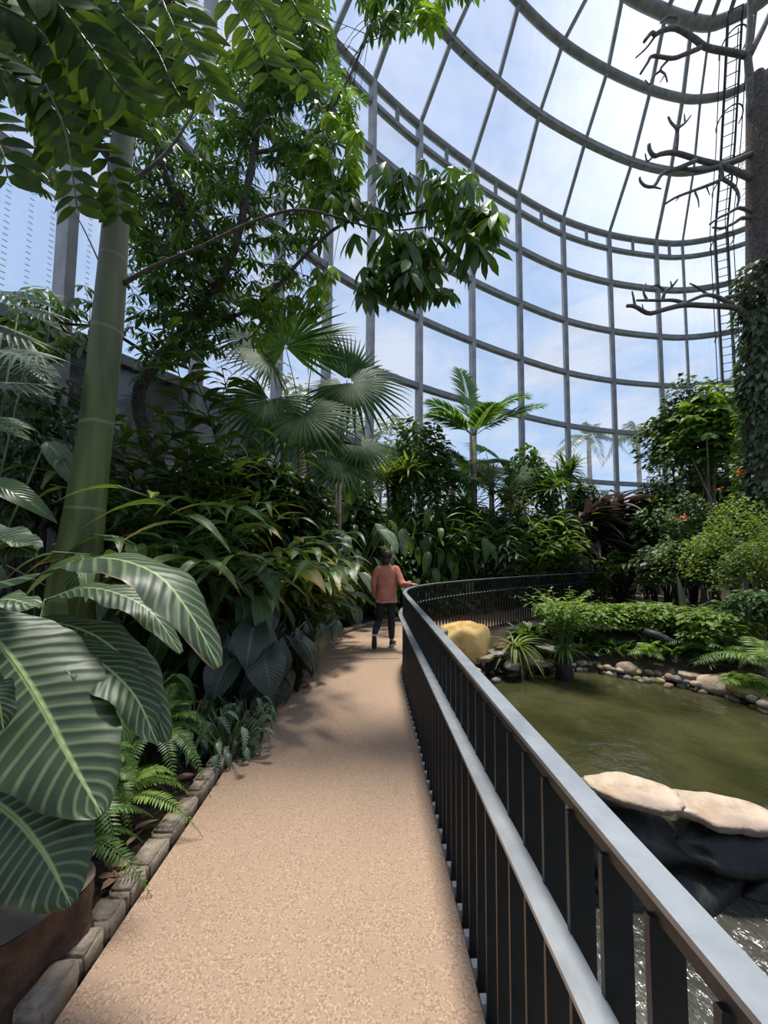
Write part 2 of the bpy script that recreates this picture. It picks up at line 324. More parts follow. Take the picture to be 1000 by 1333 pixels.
def glass_mat(name, pattern, haze, lines=24):
    m, nt, o = newmat(name); L = nt.links.new
    tr = N(nt, 'ShaderNodeBsdfTransparent'); tr.inputs[0].default_value = (.90, .93, .96, 1)
    gl = N(nt, 'ShaderNodeBsdfGlossy'); setin(gl, Roughness=.06); gl.inputs[0].default_value = (.9, .9, .9, 1)
    tl = N(nt, 'ShaderNodeBsdfTranslucent'); tl.inputs[0].default_value = (.82, .86, .92, 1)
    tc = N(nt, 'ShaderNodeTexCoord'); mp = N(nt, 'ShaderNodeMapping'); mp.inputs['Scale'].default_value = (1, 1, .35); L(tc.outputs['Object'], mp.inputs[0])
    n = N(nt, 'ShaderNodeTexNoise'); setin(n, Scale=.55, Detail=7.0, Roughness=.65, Distortion=.6); L(mp.outputs[0], n.inputs['Vector'])
    r = N(nt, 'ShaderNodeMapRange'); setin(r, From_Min=.35, From_Max=.7, To_Min=haze*.4, To_Max=haze*2.1); L(n.outputs[0], r.inputs[0])
    fac = r.outputs[0]
    sp = N(nt, 'ShaderNodeSeparateXYZ'); L(tc.outputs['UV'], sp.inputs[0])
    if pattern == 'lines':
        a = N(nt, 'ShaderNodeMath', op='MULTIPLY'); L(sp.outputs[0], a.inputs[0]); a.inputs[1].default_value = 2*pi*lines
        c = N(nt, 'ShaderNodeMath', op='SINE'); L(a.outputs[0], c.inputs[0])
        q = N(nt, 'ShaderNodeMapRange'); setin(q, From_Min=.2, From_Max=1.0, To_Min=0.0, To_Max=.14); L(c.outputs[0], q.inputs[0])
        ad = N(nt, 'ShaderNodeMath', op='ADD'); L(fac, ad.inputs[0]); L(q.outputs[0], ad.inputs[1]); fac = ad.outputs[0]
    if pattern == 'dots':
        a = N(nt, 'ShaderNodeMath', op='MULTIPLY'); L(sp.outputs[0], a.inputs[0]); a.inputs[1].default_value = 2*pi*10
        c = N(nt, 'ShaderNodeMath', op='SINE'); L(a.outputs[0], c.inputs[0])
        a2 = N(nt, 'ShaderNodeMath', op='MULTIPLY'); L(sp.outputs[1], a2.inputs[0]); a2.inputs[1].default_value = 2*pi*26
        c2 = N(nt, 'ShaderNodeMath', op='SINE'); L(a2.outputs[0], c2.inputs[0])
        mn = N(nt, 'ShaderNodeMath', op='MINIMUM'); L(c.outputs[0], mn.inputs[0]); L(c2.outputs[0], mn.inputs[1])
        q = N(nt, 'ShaderNodeMapRange'); setin(q, From_Min=.72, From_Max=.82, To_Min=0.0, To_Max=.6); L(mn.outputs[0], q.inputs[0])
        dk = N(nt, 'ShaderNodeBsdfDiffuse'); dk.inputs[0].default_value = (.2, .22, .3, 1)
    m1 = N(nt, 'ShaderNodeMixShader'); L(fac, m1.inputs[0]); L(tr.outputs[0], m1.inputs[1]); L(tl.outputs[0], m1.inputs[2])
    last = m1
    if pattern == 'dots':
        md = N(nt, 'ShaderNodeMixShader'); L(q.outputs[0], md.inputs[0]); L(m1.outputs[0], md.inputs[1]); L(dk.outputs[0], md.inputs[2]); last = md
    m2 = N(nt, 'ShaderNodeMixShader'); m2.inputs[0].default_value = .06; L(last.outputs[0], m2.inputs[1]); L(gl.outputs[0], m2.inputs[2]); L(m2.outputs[0], o.inputs[0])
    return m
M_glass = glass_mat('ribbed_glass', 'lines', .07); M_roof = glass_mat('roof_glass', 'plain', .04); M_dots = glass_mat('dotted_glass', 'dots', .08)
def water_mat(name, c1, c2, bscale, bstr, rough, stretch=(1, 1, 1), ior=1.33):
    m, nt, o = newmat(name); L = nt.links.new
    p = N(nt, 'ShaderNodeBsdfPrincipled'); L(p.outputs[0], o.inputs[0]); setin(p, Roughness=rough, IOR=ior); p.inputs['Specular IOR Level'].default_value = .6
    tc = N(nt, 'ShaderNodeTexCoord'); n = N(nt, 'ShaderNodeTexNoise'); setin(n, Scale=.9, Detail=4.0); L(tc.outputs['Object'], n.inputs['Vector'])
    r = N(nt, 'ShaderNodeValToRGB'); L(n.outputs[0], r.inputs[0]); r.color_ramp.elements[0].position = .35; r.color_ramp.elements[0].color = rgba(c1); r.color_ramp.elements[1].position = .65; r.color_ramp.elements[1].color = rgba(c2)
    L(r.outputs[0], p.inputs['Base Color'])
    mp = N(nt, 'ShaderNodeMapping'); mp.inputs['Scale'].default_value = stretch; mp.inputs['Rotation'].default_value = (0, 0, .5); L(tc.outputs['Object'], mp.inputs[0])
    nb = N(nt, 'ShaderNodeTexNoise'); setin(nb, Scale=bscale, Detail=4.0, Distortion=.7); L(mp.outputs[0], nb.inputs['Vector'])
    b = N(nt, 'ShaderNodeBump'); setin(b, Strength=bstr, Distance=.05); L(nb.outputs[0], b.inputs['Height']); L(b.outputs[0], p.inputs['Normal'])
    return m
M_water = water_mat('pond_water', (.026, .026, .010), (.066, .062, .026), 5, .3, .04)
M_water2 = water_mat('pool_water', (.035, .034, .026), (.09, .085, .065), 9, 1.0, .10, (1.8, .8, 1), 1.75)

# ------------------------------------------------------------------ ground, path, water
def spline(pts, n):
    P = np.array([list(p) for p in pts], float); m = len(P); out = []
    Q = np.concatenate([[2*P[0]-P[1]], P, [2*P[-1]-P[-2]]])
    for t in np.linspace(0, m-1, n):
        i = min(int(t), m-2); u = t-i; a, b, c, d = Q[i], Q[i+1], Q[i+2], Q[i+3]
        out.append(.5*((2*b)+(-a+c)*u+(2*a-5*b+4*c-d)*u*u+(-a+3*b-3*c+d)*u**3))
    return np.array(out)
def resample(P, step):
    P = np.asarray(P); s = np.concatenate([[0], np.cumsum(np.linalg.norm(np.diff(P, axis=0), axis=1))]); n = max(2, int(s[-1]/step)+1)
    t = np.arange(n)*step; return np.stack([np.interp(t, s, P[:, k]) for k in range(P.shape[1])], 1)
left_edge = spline([(-1.06, -2.5), (-1.06, 0), (-1.06, 2.5), (-1.06, 4.9), (-.98, 6.0), (-.74, 7.2), (-.25, 8.35), (.5, 9.25), (1.6, 10.2), (3.4, 11.6), (6, 13.4), (9.2, 15.2), (12, 16.0)], 120)
fence_c = spline([(.44, -2.5), (.44, 0), (.44, 2.5), (.44, 4.6), (.46, 5.4), (.58, 6.0), (.86, 6.6), (1.35, 7.3), (2.2, 8.2), (3.3, 9.2), (5.0, 10.6), (7.5, 12.3), (10, 13.3), (12.6, 13.4)], 400)
right_edge = fence_c[np.linspace(0, 399, 120).astype(int)]+0
mb = MB(); n = 120
tang = np.gradient(fence_c, axis=0); nl = np.stack([-tang[:, 1], tang[:, 0]], 1); nl /= np.linalg.norm(nl, axis=1)[:, None]
re = (fence_c+nl*.03)[np.linspace(0, 399, 120).astype(int)]
V = []
for a, b in zip(left_edge, re):
    for k in range(5): p = a+(b-a)*k/4; V.append((p[0], p[1], 0))
    V.append((b[0], b[1], -.28)); V.append((a[0], a[1], -.28))
Fq = []
for i in range(n-1):
    for k in range(6): Fq.append([i*7+k, i*7+k+1, (i+1)*7+k+1, (i+1)*7+k])
mb.add(V, Fq); tag(recenter(mb.build('path', M_path, smooth=False)), 'pinkish tan concrete path running between the planting bed and the black railing', 'path', kind='structure')
# transverse joints by the bend
for jj, (yy, ww) in enumerate(((6.05, .05), (6.62, .035))):
    mb = MB(); mb.box((-.27, yy, .002), (1.46, ww, .008)); struct(recenter(mb.build('trim_%d' % (40+jj), M_joint, smooth=False)))
from mathutils.geometry import intersect_point_line
pond = np.array([(.47, 3.1), (.47, 5.3), (.9, 6.1), (1.5, 6.75), (2.3, 7.0), (3.0, 7.5), (4.0, 7.45), (4.8, 6.95), (5.5, 6.45), (5.75, 5.8), (5.6, 5.0), (6.6, 4.4), (7.5, 3.1)])
pool = np.array([(.47, -2.5), (.47, 3.1), (7.5, 3.1), (7.5, -2.5)])
def sd(poly, X, Y):
    n = len(poly); d = np.full(X.shape, 1e9); ins = np.zeros(X.shape, bool)
    for i in range(n):
        a = poly[i]; b = poly[(i+1) % n]; e = b-a; wx, wy = X-a[0], Y-a[1]
        t = np.clip((wx*e[0]+wy*e[1])/(e@e), 0, 1); d = np.minimum(d, np.hypot(wx-t*e[0], wy-t*e[1]))
        c = ((a[1] > Y) != (b[1] > Y)) & (X < (b[0]-a[0])*(Y-a[1])/(b[1]-a[1]+1e-12)+a[0]); ins ^= c
    return np.where(ins, -d, d)
def gz_arr(X, Y):
    w = np.minimum(sd(pond, X, Y), sd(pool, X, Y))
    land = -.62+np.clip(w/.9, 0, 1)**.7*.60
    near = np.interp(X, [-9, -1.3, -1.0], [.25, .04, -.04])
    z = np.where(w < 0, np.maximum(-.62+w*1.6, -1.5), land)
    # ground under and left of the path stays level
    z = np.where((sd(pool, X, Y) < .02) & (Y < 3.06), -1.4, z)
    side = left_side(X, Y)
    z = np.where(side > -.02, -.05+.28*np.clip((side-.1)/3, 0, 1), z)
    z = np.where((side <= -.02) & (X < .47) & (Y < 6), -.06, z)
    return z
le2 = left_edge
def left_side(X, Y):          # >0 outside the path's left edge
    d = np.full(X.shape, 1e9); sg = np.zeros(X.shape)
    for i in range(0, len(le2)-3, 3):
        a = le2[i]; b = le2[i+3]; e = b-a; wx, wy = X-a[0], Y-a[1]; t = np.clip((wx*e[0]+wy*e[1])/(e@e), 0, 1)
        dd = np.hypot(wx-t*e[0], wy-t*e[1]); cr = e[0]*wy-e[1]*wx; m = dd < d; d = np.where(m, dd, d); sg = np.where(m, np.sign(cr), sg)
    return d*sg
def gz(x, y): return float(gz_arr(np.array([x*1.]), np.array([y*1.]))[0])
gx = np.concatenate([np.arange(-10, -1.6, .35), np.arange(-1.6, 8, .1), np.arange(8, 26, .5)]); gy = np.concatenate([np.arange(-5, 3, .25), np.arange(3, 10, .1), np.arange(10, 24, .4)])
GX, GY = np.meshgrid(gx, gy, indexing='ij'); GZ = gz_arr(GX, GY)
rs = np.random.RandomState(3); GZ = GZ+rs.uniform(-.012, .012, GZ.shape)
mb = MB(); a, b = len(gx), len(gy); I, J = np.meshgrid(np.arange(a-1), np.arange(b-1), indexing='ij'); I = I.ravel(); J = J.ravel()
mb.add(np.stack([GX.ravel(), GY.ravel(), GZ.ravel()], 1), np.stack([I*b+J, (I+1)*b+J, (I+1)*b+J+1, I*b+J+1], 1))
struct(mb.build('floor', M_mulch))
mb = MB(); mb.add([(x, y, -.2) for x in (-90, 110) for y in (-70, 120)], [[0, 2, 3, 1]])
M_lawn = pmat('outside_lawn', (.03, .05, .015), (.07, .09, .03), 1, .9); mb2 = mb
for i, v in enumerate(mb.v[0]): pass
mb.v[0][:, 2] = -1.9; tag(recenter(mb.build('lawn', M_lawn)), 'green lawn outside the glasshouse', 'lawn', kind='structure')
def sheet(poly, z, name, mat):
    bm = bmesh.new(); f = bm.faces.new([bm.verts.new((x, y, z)) for x, y in poly]); bmesh.ops.triangulate(bm, faces=[f]); me = bpy.data.meshes.new(name); bm.to_mesh(me); bm.free()
    me.materials.append(mat); o = bpy.data.objects.new(name, me); C.objects.link(o); return o
c = pond.mean(0); pw = [tuple(p) for p in pond]; big = [(x+(x-c[0])*.06 if x > .6 else x, y+(y-c[1])*.07 if y > 3.2 else y) for x, y in pw]
tag(recenter(sheet(big, -.60, 'pond_water', M_water)), 'murky olive green water of the upper pond beyond the flat stones', 'pond', kind='structure')
tag(recenter(sheet([tuple(p) for p in pool], -.98, 'pool_water', M_water2)), 'dark rippling water of the lower pool right below the railing', 'pool', kind='structure')

# ------------------------------------------------------------------ kerb stones
rk = random.Random(5)
kp = resample(left_edge[:100], .01); s = 0; i0 = 0; cnt = 0
while i0 < len(kp)-60 and cnt < 75:
    ln = rk.uniform(.13, .24); i1 = min(len(kp)-1, i0+int(ln*100)); a, b = kp[i0], kp[i1]; i0 = i1
    if a[1] < .2: continue
    d = (b-a)/np.linalg.norm(b-a); nrm = np.array([-d[1], d[0]]); w = rk.uniform(.095, .12); h = rk.uniform(.07, .095)
    bm = bmesh.new(); bmesh.ops.create_cube(bm, size=1); bmesh.ops.bevel(bm, geom=bm.edges[:], offset=.10, segments=2, affect='EDGES')
    bmesh.ops.subdivide_edges(bm, edges=bm.edges[:], cuts=1, use_grid_fill=True)
    for v in bm.verts:
        q = Vector((v.co.x*(np.linalg.norm(b-a)-.016), v.co.y*w, v.co.z*(h+.04)))
        q += mnoise.noise_vector(q*18+Vector((cnt*3.1, 0, 0)))*.009; v.co = q
    me = bpy.data.meshes.new('kerb_stone'); bm.to_mesh(me); bm.free(); me.materials.append(M_kerb)
    for p in me.polygons: p.use_smooth = True
    o = bpy.data.objects.new('kerb_stone', me); C.objects.link(o); m = (a+b)/2+nrm*(w/2+.005)
    o.location = (m[0], m[1], h/2-.02); o.rotation_euler = (rk.uniform(-.03, .03), rk.uniform(-.03, .03), math.atan2(d[1], d[0])+rk.uniform(-.05, .05))
    tag(o, 'rough grey brown kerb stone edging the left side of the path', 'kerb stone', 'kerb stones along the path'); cnt += 1

# ------------------------------------------------------------------ railings
def railing(P, label, s0, near):      # the bars beyond the bend are narrower
    root = thing('railing', label, 'railing', (P[0][0], P[0][1], 0))
    T = np.gradient(P, axis=0); T /= np.linalg.norm(T, axis=1)[:, None]; R = np.stack([T[:, 1], -T[:, 0]], 1)
    def strip(name, off, w, z, h, mat):
        mb = MB(); V = []
        for p, r in zip(P, R):
            for o_, zz in ((off-w/2, z), (off-w/2, z+h), (off+w/2, z+h), (off+w/2, z)): q = p+r*o_; V.append((q[0], q[1], zz))
        k = len(P); Fq = [[i*4+j, i*4+(j+1) % 4, (i+1)*4+(j+1) % 4, (i+1)*4+j] for i in range(k-1) for j in range(4)]+[[0, 3, 2, 1], [k*4-4, k*4-3, k*4-2, k*4-1]]
        mb.add(V, Fq); return mb.build(name, mat, root, smooth=False)
    strip('top_rail', .025, .056, 1.075, .012, M_rail); strip('rail_channel', .025, .044, 1.045, .03, M_iron)
    strip('handrail', -.032, .058, .785, .012, M_rail); strip('handrail_channel', -.03, .04, .76, .025, M_iron)
    strip('base_rail', .02, .04, -.16, .05, M_iron)
    step = .122
    Q = resample(P, step); TQ = np.gradient(Q, axis=0); TQ /= np.linalg.norm(TQ, axis=1)[:, None]
    Q = Q[:98]
    for q, t in zip(Q[1:], TQ[1:]):
        r = np.array([t[1], -t[0]]); Rm = np.array([[r[0], t[0], 0], [r[1], t[1], 0], [0, 0, 1]])
        mb = MB(); c = q+r*.022; mb.box((c[0], c[1], .455), (.056 if near else .030, .012, 1.18), Rm); b = mb.build('baluster', M_iron, root, smooth=False)
        if near:
            mb = MB(); c = q-r*.008; mb.box((c[0], c[1]+.02, -.035), (.03, .035, .05), Rm); mb.build('bracket', M_bracket, b, smooth=False)['label'] = 'pale fixing bracket at the foot of the baluster'
    return root
fr = resample(fence_c, .02); k1 = int(np.argmax(fr[:, 1] > 5.35)); k0 = int(np.argmax(fr[:, 1] > -.6))
railing(resample(fr[k0:k1+1], .06), 'black metal railing beside the straight near part of the path', 0, True)
railing(resample(fr[k1:], .06), 'black metal railing curving round behind the pond at the far end', 0, False)

# ------------------------------------------------------------------ glasshouse
E = 17.0
HT = {'w0': -.11, 'w6': .06, 'w5': .217, 'w4': .374, 'w3': .531, 'w2': .688, 'w1': .843, 'sub': .953, 'eave': 1.0, 'r2': 1.135, 'r3': 1.255, 'r4': 1.38}
plan = [(-.93, -.75), (-.80, -.48), (-.66, -.22), (-.52, .02), (-.405, .23), (-.315, .385), (-.235, .505), (-.155, .61), (-.085, .685), (-.005, .753), (.104, .83), (.248, .915), (.4, .992), (.562, 1.062), (.731, 1.108), (.898, 1.13), (.985, 1.13), (1.07, 1.106), (1.135, 1.065),
        (1.20, 1.0), (1.25, .91), (1.29, .78), (1.31, .62), (1.32, .42), (1.30, .20), (1.25, -.05), (1.16, -.30), (1.02, -.52), (.82, -.72), (.55, -.88), (.25, -.97), (-.08, -1.0), (-.4, -.97), (-.7, -.89)]
NP = len(plan); plan = np.array(plan)
Cc = np.array([.45, .1])
pix = {'r2': {9: (532, -22), 10: (588, 52), 11: (648, 107), 12: (702, 149), 13: (762, 184), 14: (823, 211), 15: (873, 223), 16: (903, 223), 17: (938, 215), 18: (975, 201)},
       'r3': {11: (676, 3), 12: (733, 56), 13: (791, 92), 14: (847, 117), 15: (889, 128), 16: (912, 129), 17: (943, 124), 18: (974, 110)},
       'r4': {13: (812, -12), 14: (867, 17), 15: (901, 28), 16: (925, 31), 17: (948, 24), 18: (985, 6)}}
fk = {'r2': .80, 'r3': .62, 'r4': .42}
ring = {}
for k in ('r2', 'r3', 'r4'):
    R = np.array([Cc+(p-Cc)*fk[k] for p in plan]); meas = {}
    for i, (x, y) in pix[k].items(): d = ray(x, y); h = HT[k]/d.z; meas[i] = np.array([d.x*h, d.y*h])
    lo, hi = min(meas), max(meas); dl = meas[lo]-R[lo]; dh = meas[hi]-R[hi]
    for i in range(NP):
        if i in meas: R[i] = meas[i]; continue
        a = (lo-i) % NP; b = (i-hi) % NP
        wa = max(0, 1-a/9); wb = max(0, 1-b/9); wa = wa*wa*(3-2*wa); wb = wb*wb*(3-2*wb)
        R[i] = R[i]+dl*wa+dh*wb
    ring[k] = R
for k in ('w0', 'w6', 'w5', 'w4', 'w3', 'w2', 'w1', 'sub', 'eave'): ring[k] = plan
def P3(k, i): p = ring[k][i % NP]*E; return Vector((p[0], p[1], CAMZ+HT[k]*E))
cen = Cc*E
def bar(mb, a, b, w, d):                # rectangular bar, d deep towards the centre of the house
    a, b = Vector(a), Vector(b); t = (b-a).normalized(); inn = Vector((cen[0], cen[1], a.z*.8+2))-(a+b)/2; inn = (inn-t*inn.dot(t)).normalized(); s = t.cross(inn)
    R = Matrix((s, t, inn)).transposed(); mb.box((a+b)/2, (w, (b-a).length+w*.5, d), R)
def curve3(k, i0, i1, per=5):
    P = spline([P3(k, i) for i in range(i0-1, i1+2)], (i1-i0+2)*per+1); return P[per:-per]
wk = ['w0', 'w6', 'w5', 'w4', 'w3', 'w2', 'w1', 'eave']
rings_c = {k: spline([P3(k, i) for i in range(-3, NP+4)], (NP+6)*4+1)[12:-12] for k in ring}  # closed, 4 samples per bay
tn = 1
for i in range(NP):                      # one mullion per axis, wall part and roof rib
    heavy = .20 if i < 16 or i > 20 else .12
    mb = MB()
    bar(mb, P3('w0', i), P3('eave', i), heavy*.85, heavy*1.6)
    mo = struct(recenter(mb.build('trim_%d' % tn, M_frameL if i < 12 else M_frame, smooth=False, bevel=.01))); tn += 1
    mb = MB()
    for a, b in (('eave', 'r2'), ('r2', 'r3'), ('r3', 'r4')): bar(mb, P3(a, i), P3(b, i), heavy*.7, heavy*1.1)
    struct(recenter(mb.build('trim_%d' % tn, M_frame, smooth=False))); tn += 1
for k, w, d in (('w6', .16, .2), ('w5', .2, .22), ('w4', .2, .22), ('w3', .2, .22), ('w2', .22, .22), ('w1', .22, .22), ('sub', .16, .2), ('eave', .30, .34), ('r2', .24, .26), ('r3', .34, .34), ('r4', .5, .5)):
    mb = MB(); Rc = rings_c[k]
    if k in ('eave', 'r3', 'r4'): mb.tube(Rc, w*.5, 10, cap=False)
    else:
        for a, b in zip(Rc[:-1], Rc[1:]):
            a, b = Vector(a), Vector(b); t = (b-a).normalized(); R = Matrix((t.cross(Vector((0, 0, 1))).normalized(), t, Vector((0, 0, 1)))).transposed(); mb.box((a+b)/2, (d, (b-a).length+.03, w), R)
    struct(recenter(mb.build('trim_%d' % tn, M_frame, smooth=(k in ('eave', 'r3', 'r4'))))); tn += 1
for i in range(NP):                      # glass bays
    mb = MB(); V = []; UV = []
    for kk, k in enumerate(wk):
        for j in range(5): V.append(rings_c[k][i*4+j]); UV.append((j/4, kk))
    Fq = [[a*5+b, a*5+b+1, a*5+b+6, a*5+b+5] for a in range(len(wk)-1) for b in range(4)]
    mb.add(V, Fq, UV); struct(recenter(mb.build('window_%d' % (i+1), M_dots if i < 7 else M_glass)))
mb = MB()
for i in range(NP*4):
    for a, b in (('eave', 'r2'), ('r2', 'r3'), ('r3', 'r4')):
        q = [rings_c[a][i], rings_c[a][i+1], rings_c[b][i+1], rings_c[b][i]]; mb.add(q, [[0, 1, 2, 3]])
apex = np.array([.75*E, .45*E, CAMZ+1.5*E])
for i in range(NP*4): mb.add([rings_c['r4'][i], rings_c['r4'][i+1], apex], [[0, 1, 2]])
struct(recenter(mb.build('ceiling', M_roof)))
for i in range(0, NP, 1):
    mb = MB(); bar(mb, P3('r4', i), Vector(apex), .16, .2); struct(recenter(mb.build('trim_%d' % tn, M_frame, smooth=False))); tn += 1
# short window actuators between eave and the rail below it
for i in range(9, 16):
    mb = MB(); a = P3('eave', i).lerp(P3('eave', i+1), .5); b = P3('sub', i).lerp(P3('sub', i+1), .5); bar(mb, a, b, .12, .12)
    struct(recenter(mb.build('trim_%d' % tn, M_frame, smooth=False))); tn += 1
# low solid wall beneath the glass, left part higher
Rc = rings_c['w0']
for name, i0, i1, top in (('wall_left', 0, 9*4, 'w5'), ('wall_back', 9*4, 22*4, None), ('wall_right', 22*4, 27*4, None), ('wall_rear', 27*4, NP*4, 'w6')):
    zt = CAMZ+HT[top]*E-.1 if top else 2.3
    mb = MB()
    for i in range(i0, i1):
        a, b = Vector(Rc[i]), Vector(Rc[i+1]); t = Vector((b.x-a.x, b.y-a.y, 0)); l = t.length; t.normalize(); nrm = Vector((t.y, -t.x, 0)); R = Matrix((nrm, t, Vector((0, 0, 1)))).transposed()
        m = (a+b)/2-nrm*.16; z0 = -.6 if i0 < 22*4 else -1.7
        mb.box((m.x, m.y, (zt+z0)/2), (.22, l+.03, zt-z0), R)
    struct(recenter(mb.build(name, M_conc, smooth=False)))
# ------------------------------------------------------------------ plant builders
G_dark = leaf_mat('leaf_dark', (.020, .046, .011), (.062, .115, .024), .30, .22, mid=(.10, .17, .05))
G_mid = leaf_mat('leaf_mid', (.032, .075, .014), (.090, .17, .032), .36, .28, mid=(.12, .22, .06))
G_lite = leaf_mat('leaf_light', (.08, .16, .025), (.22, .34, .06), .4, .35, mid=(.2, .32, .1))
G_yel = leaf_mat('leaf_yellowgreen', (.10, .17, .03), (.26, .33, .06), .42, .38, mid=(.3, .4, .12))
G_ging = leaf_mat('leaf_ginger', (.035, .085, .018), (.11, .18, .045), .33, .3, mid=(.22, .32, .10), tip=(.38, .26, .07))
G_grey = leaf_mat('leaf_greygreen', (.065, .10, .055), (.17, .22, .13), .36, .2, mid=(.22, .30, .17))
G_black = leaf_mat('leaf_blackgreen', (.024, .036, .026), (.055, .075, .055), .33, .08, mid=(.09, .12, .08))
G_red = leaf_mat('leaf_maroon', (.045, .040, .038), (.15, .13, .12), .34, .15, mid=(.10, .07, .06), tcol=(1.6, 1, .8))
G_fern = leaf_mat('leaf_fern', (.035, .095, .012), (.10, .20, .03), .45, .3, sN=0)
G_fern2 = leaf_mat('leaf_fern_bright', (.10, .19, .03), (.24, .36, .07), .45, .35, sN=0)
G_fan = leaf_mat('leaf_fan', (.022, .070, .012), (.055, .135, .02), .6, .28, sN=0, spec=.25)
G_palm = leaf_mat('leaf_palm', (.06, .14, .03), (.14, .24, .06), .4, .35, sN=0)
G_schef = leaf_mat('leaf_umbrella', (.026, .068, .014), (.085, .17, .034), .36, .36, mid=(.10, .18, .05), sN=0)
G_schefl = leaf_mat('leaf_umbrella_light', (.10, .20, .025), (.22, .36, .05), .4, .4, mid=(.3, .42, .1), sN=0)
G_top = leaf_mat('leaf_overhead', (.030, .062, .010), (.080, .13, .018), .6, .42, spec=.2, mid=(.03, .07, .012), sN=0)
G_top_backlit = leaf_mat('leaf_overhead_backlit', (.07, .13, .014), (.15, .22, .03), .6, .5, spec=.2, mid=(.03, .07, .012), sN=0)  # paler copy of the overhead leaf, backlight put into its colour
G_zebra = leaf_mat('leaf_zebra', (.022, .042, .014), (.034, .060, .018), .46, .10, mid=(.34, .46, .17), stripe=(.13, .19, .08), mw=.032, sN=19, sK=4.4, edge=(.34, .20, .09), sw=.35)
G_marb = leaf_mat('leaf_striped', (.022, .055, .03), (.04, .085, .045), .35, .12, mid=(.25, .35, .22), stripe=(.30, .40, .26), sN=9, sK=2.2, sw=.0)
M_flower = pmat('flower_orange', (.75, .22, .04), (.85, .38, .08), 9, .5)
def rr(s): return np.random.RandomState(s)
def unit(v): return v/np.linalg.norm(v)
def dirs(az, el): return np.stack([np.cos(az)*np.cos(el), np.sin(az)*np.cos(el), np.sin(el)], 1)
UP = np.array([0, 0, 1.])
def base(x, y, z=None): return Vector((x, y, gz(x, y) if z is None else z))
def rosette(root, c, n, L, tpl, mat, el=(.2, 1.4), h0=0.0, seed=0, wj=.25, spread=.04, name='foliage', stem=None, az0=0, azr=2*pi):
    r = rr(seed); mb = MB(); az = az0+r.uniform(-azr/2, azr/2, n); e = r.uniform(el[0], el[1], n)
    d = dirs(az, e); T = np.array(list(c))+np.stack([np.cos(az)*spread, np.sin(az)*spread, h0+r.uniform(-.1, .1, n)*h0*.6+.0*az], 1)
    up = UP+r.uniform(-.25, .25, (n, 3)); sc = L*r.uniform(1-wj, 1+wj*.6, n)
    mb.inst(tpl, frames(d, up, sc), T); o = mb.build(name, mat, root)
    if stem and h0 > .1:
        m2 = MB(); m2.tube([Vector(c)-Vector((0, 0, .1)), Vector(c)+Vector((.03, .02, h0*.5)), Vector(c)+Vector((0, 0, h0))], stem, 8); m2.build('stem', M_stemb, root)
    return o
def shrub(root, c, rad, n, L, tpl, mat, seed=0, el=(-.5, .5), trunk=True, shell=.55, mat2=None, frac2=.2, tm=None, lump=.25, tr=.03):
    r = rr(seed); c = np.array(list(c)); rad = np.array(rad)
    lob = r.normal(size=(9, 3)); lob /= np.linalg.norm(lob, axis=1)[:, None]
    u = r.normal(size=(n, 3)); u /= np.linalg.norm(u, axis=1)[:, None]; u[:, 2] = np.where(u[:, 2] < -.3, -u[:, 2], u[:, 2])
    lobf = 1-lump+lump*1.6*np.max(u@lob.T, axis=1)**4
    P = u*(shell+(1-shell)*r.uniform(0, 1, (n, 1))**.5)*lobf[:, None]
    T = c+P*rad; az = np.arctan2(u[:, 1], u[:, 0])+r.uniform(-1, 1, n); e = r.uniform(el[0], el[1], n)
    M = frames(dirs(az, e), UP+r.uniform(-.5, .5, (n, 3)), L*r.uniform(.65, 1.2, n))
    k = int(n*(1-frac2)) if mat2 else n
    mb = MB(); mb.inst(tpl, M[:k], T[:k]); mb.build('foliage', mat, root)
    if mat2: mb = MB(); mb.inst(tpl, M[k:], T[k:]); mb.build('young_leaves', mat2, root)
    if trunk:
        mb = MB(); g = np.array([c[0], c[1], ORG[root.name][2]-.05])
        for i in range(6):
            q = c+lob[i]*rad*.6; q[2] = c[2]+abs(lob[i][2])*rad[2]*.5; a = g+r.uniform(-.06, .06, 3)*[1, 1, 0]
            mb.tube([a, (a+q)/2+r.uniform(-.1, .1, 3), q], [tr, tr*.8, tr*.3], 6)
        mb.build('stem', tm or M_stemb, root)
def canes(root, c, n, H, lean, L, tpl, mat, seed=0, per=11, stem=.012, az=None, azr=2*pi, droop=.35, start=.3):
    r = rr(seed); c = np.array(list(c)); sm = MB(); T = []; D = []; S = []
    for i in range(n):
        a = (az if az is not None else 0)+r.uniform(-azr/2, azr/2); h = H*r.uniform(.7, 1.1); l = lean*r.uniform(.5, 1.2)*h
        b = c+np.array([r.uniform(-.15, .15), r.uniform(-.15, .15), -.05]); o = np.array([math.cos(a), math.sin(a), 0])
        t = np.linspace(0, 1, 9)[:, None]; P = b+o*l*t**2+UP*h*(t-droop*t**3*.8)
        sm.tube(P, [stem, stem*.5], 5)
        tg = np.gradient(P, axis=0)
        for k in range(per):
            u = start+(1-start)*(k+.5)/per; j = u*8; i0 = min(int(j), 7); q = P[i0]+(P[i0+1]-P[i0])*(j-i0); tt = unit(tg[i0]); s = unit(np.cross(tt, UP)+1e-6)*(1 if k % 2 else -1)
            T.append(q); D.append(unit(tt*.75+s*.75+r.uniform(-.25, .25, 3)+UP*(.15-.5*r.rand()))); S.append(L*r.uniform(.75, 1.15)*(1-.35*(u > .9)))
    mb = MB(); mb.inst(tpl, frames(np.array(D), UP+r.uniform(-.3, .3, (len(T), 3)), S), np.array(T)); mb.build('foliage', mat, root); sm.build('stem', M_stem, root)
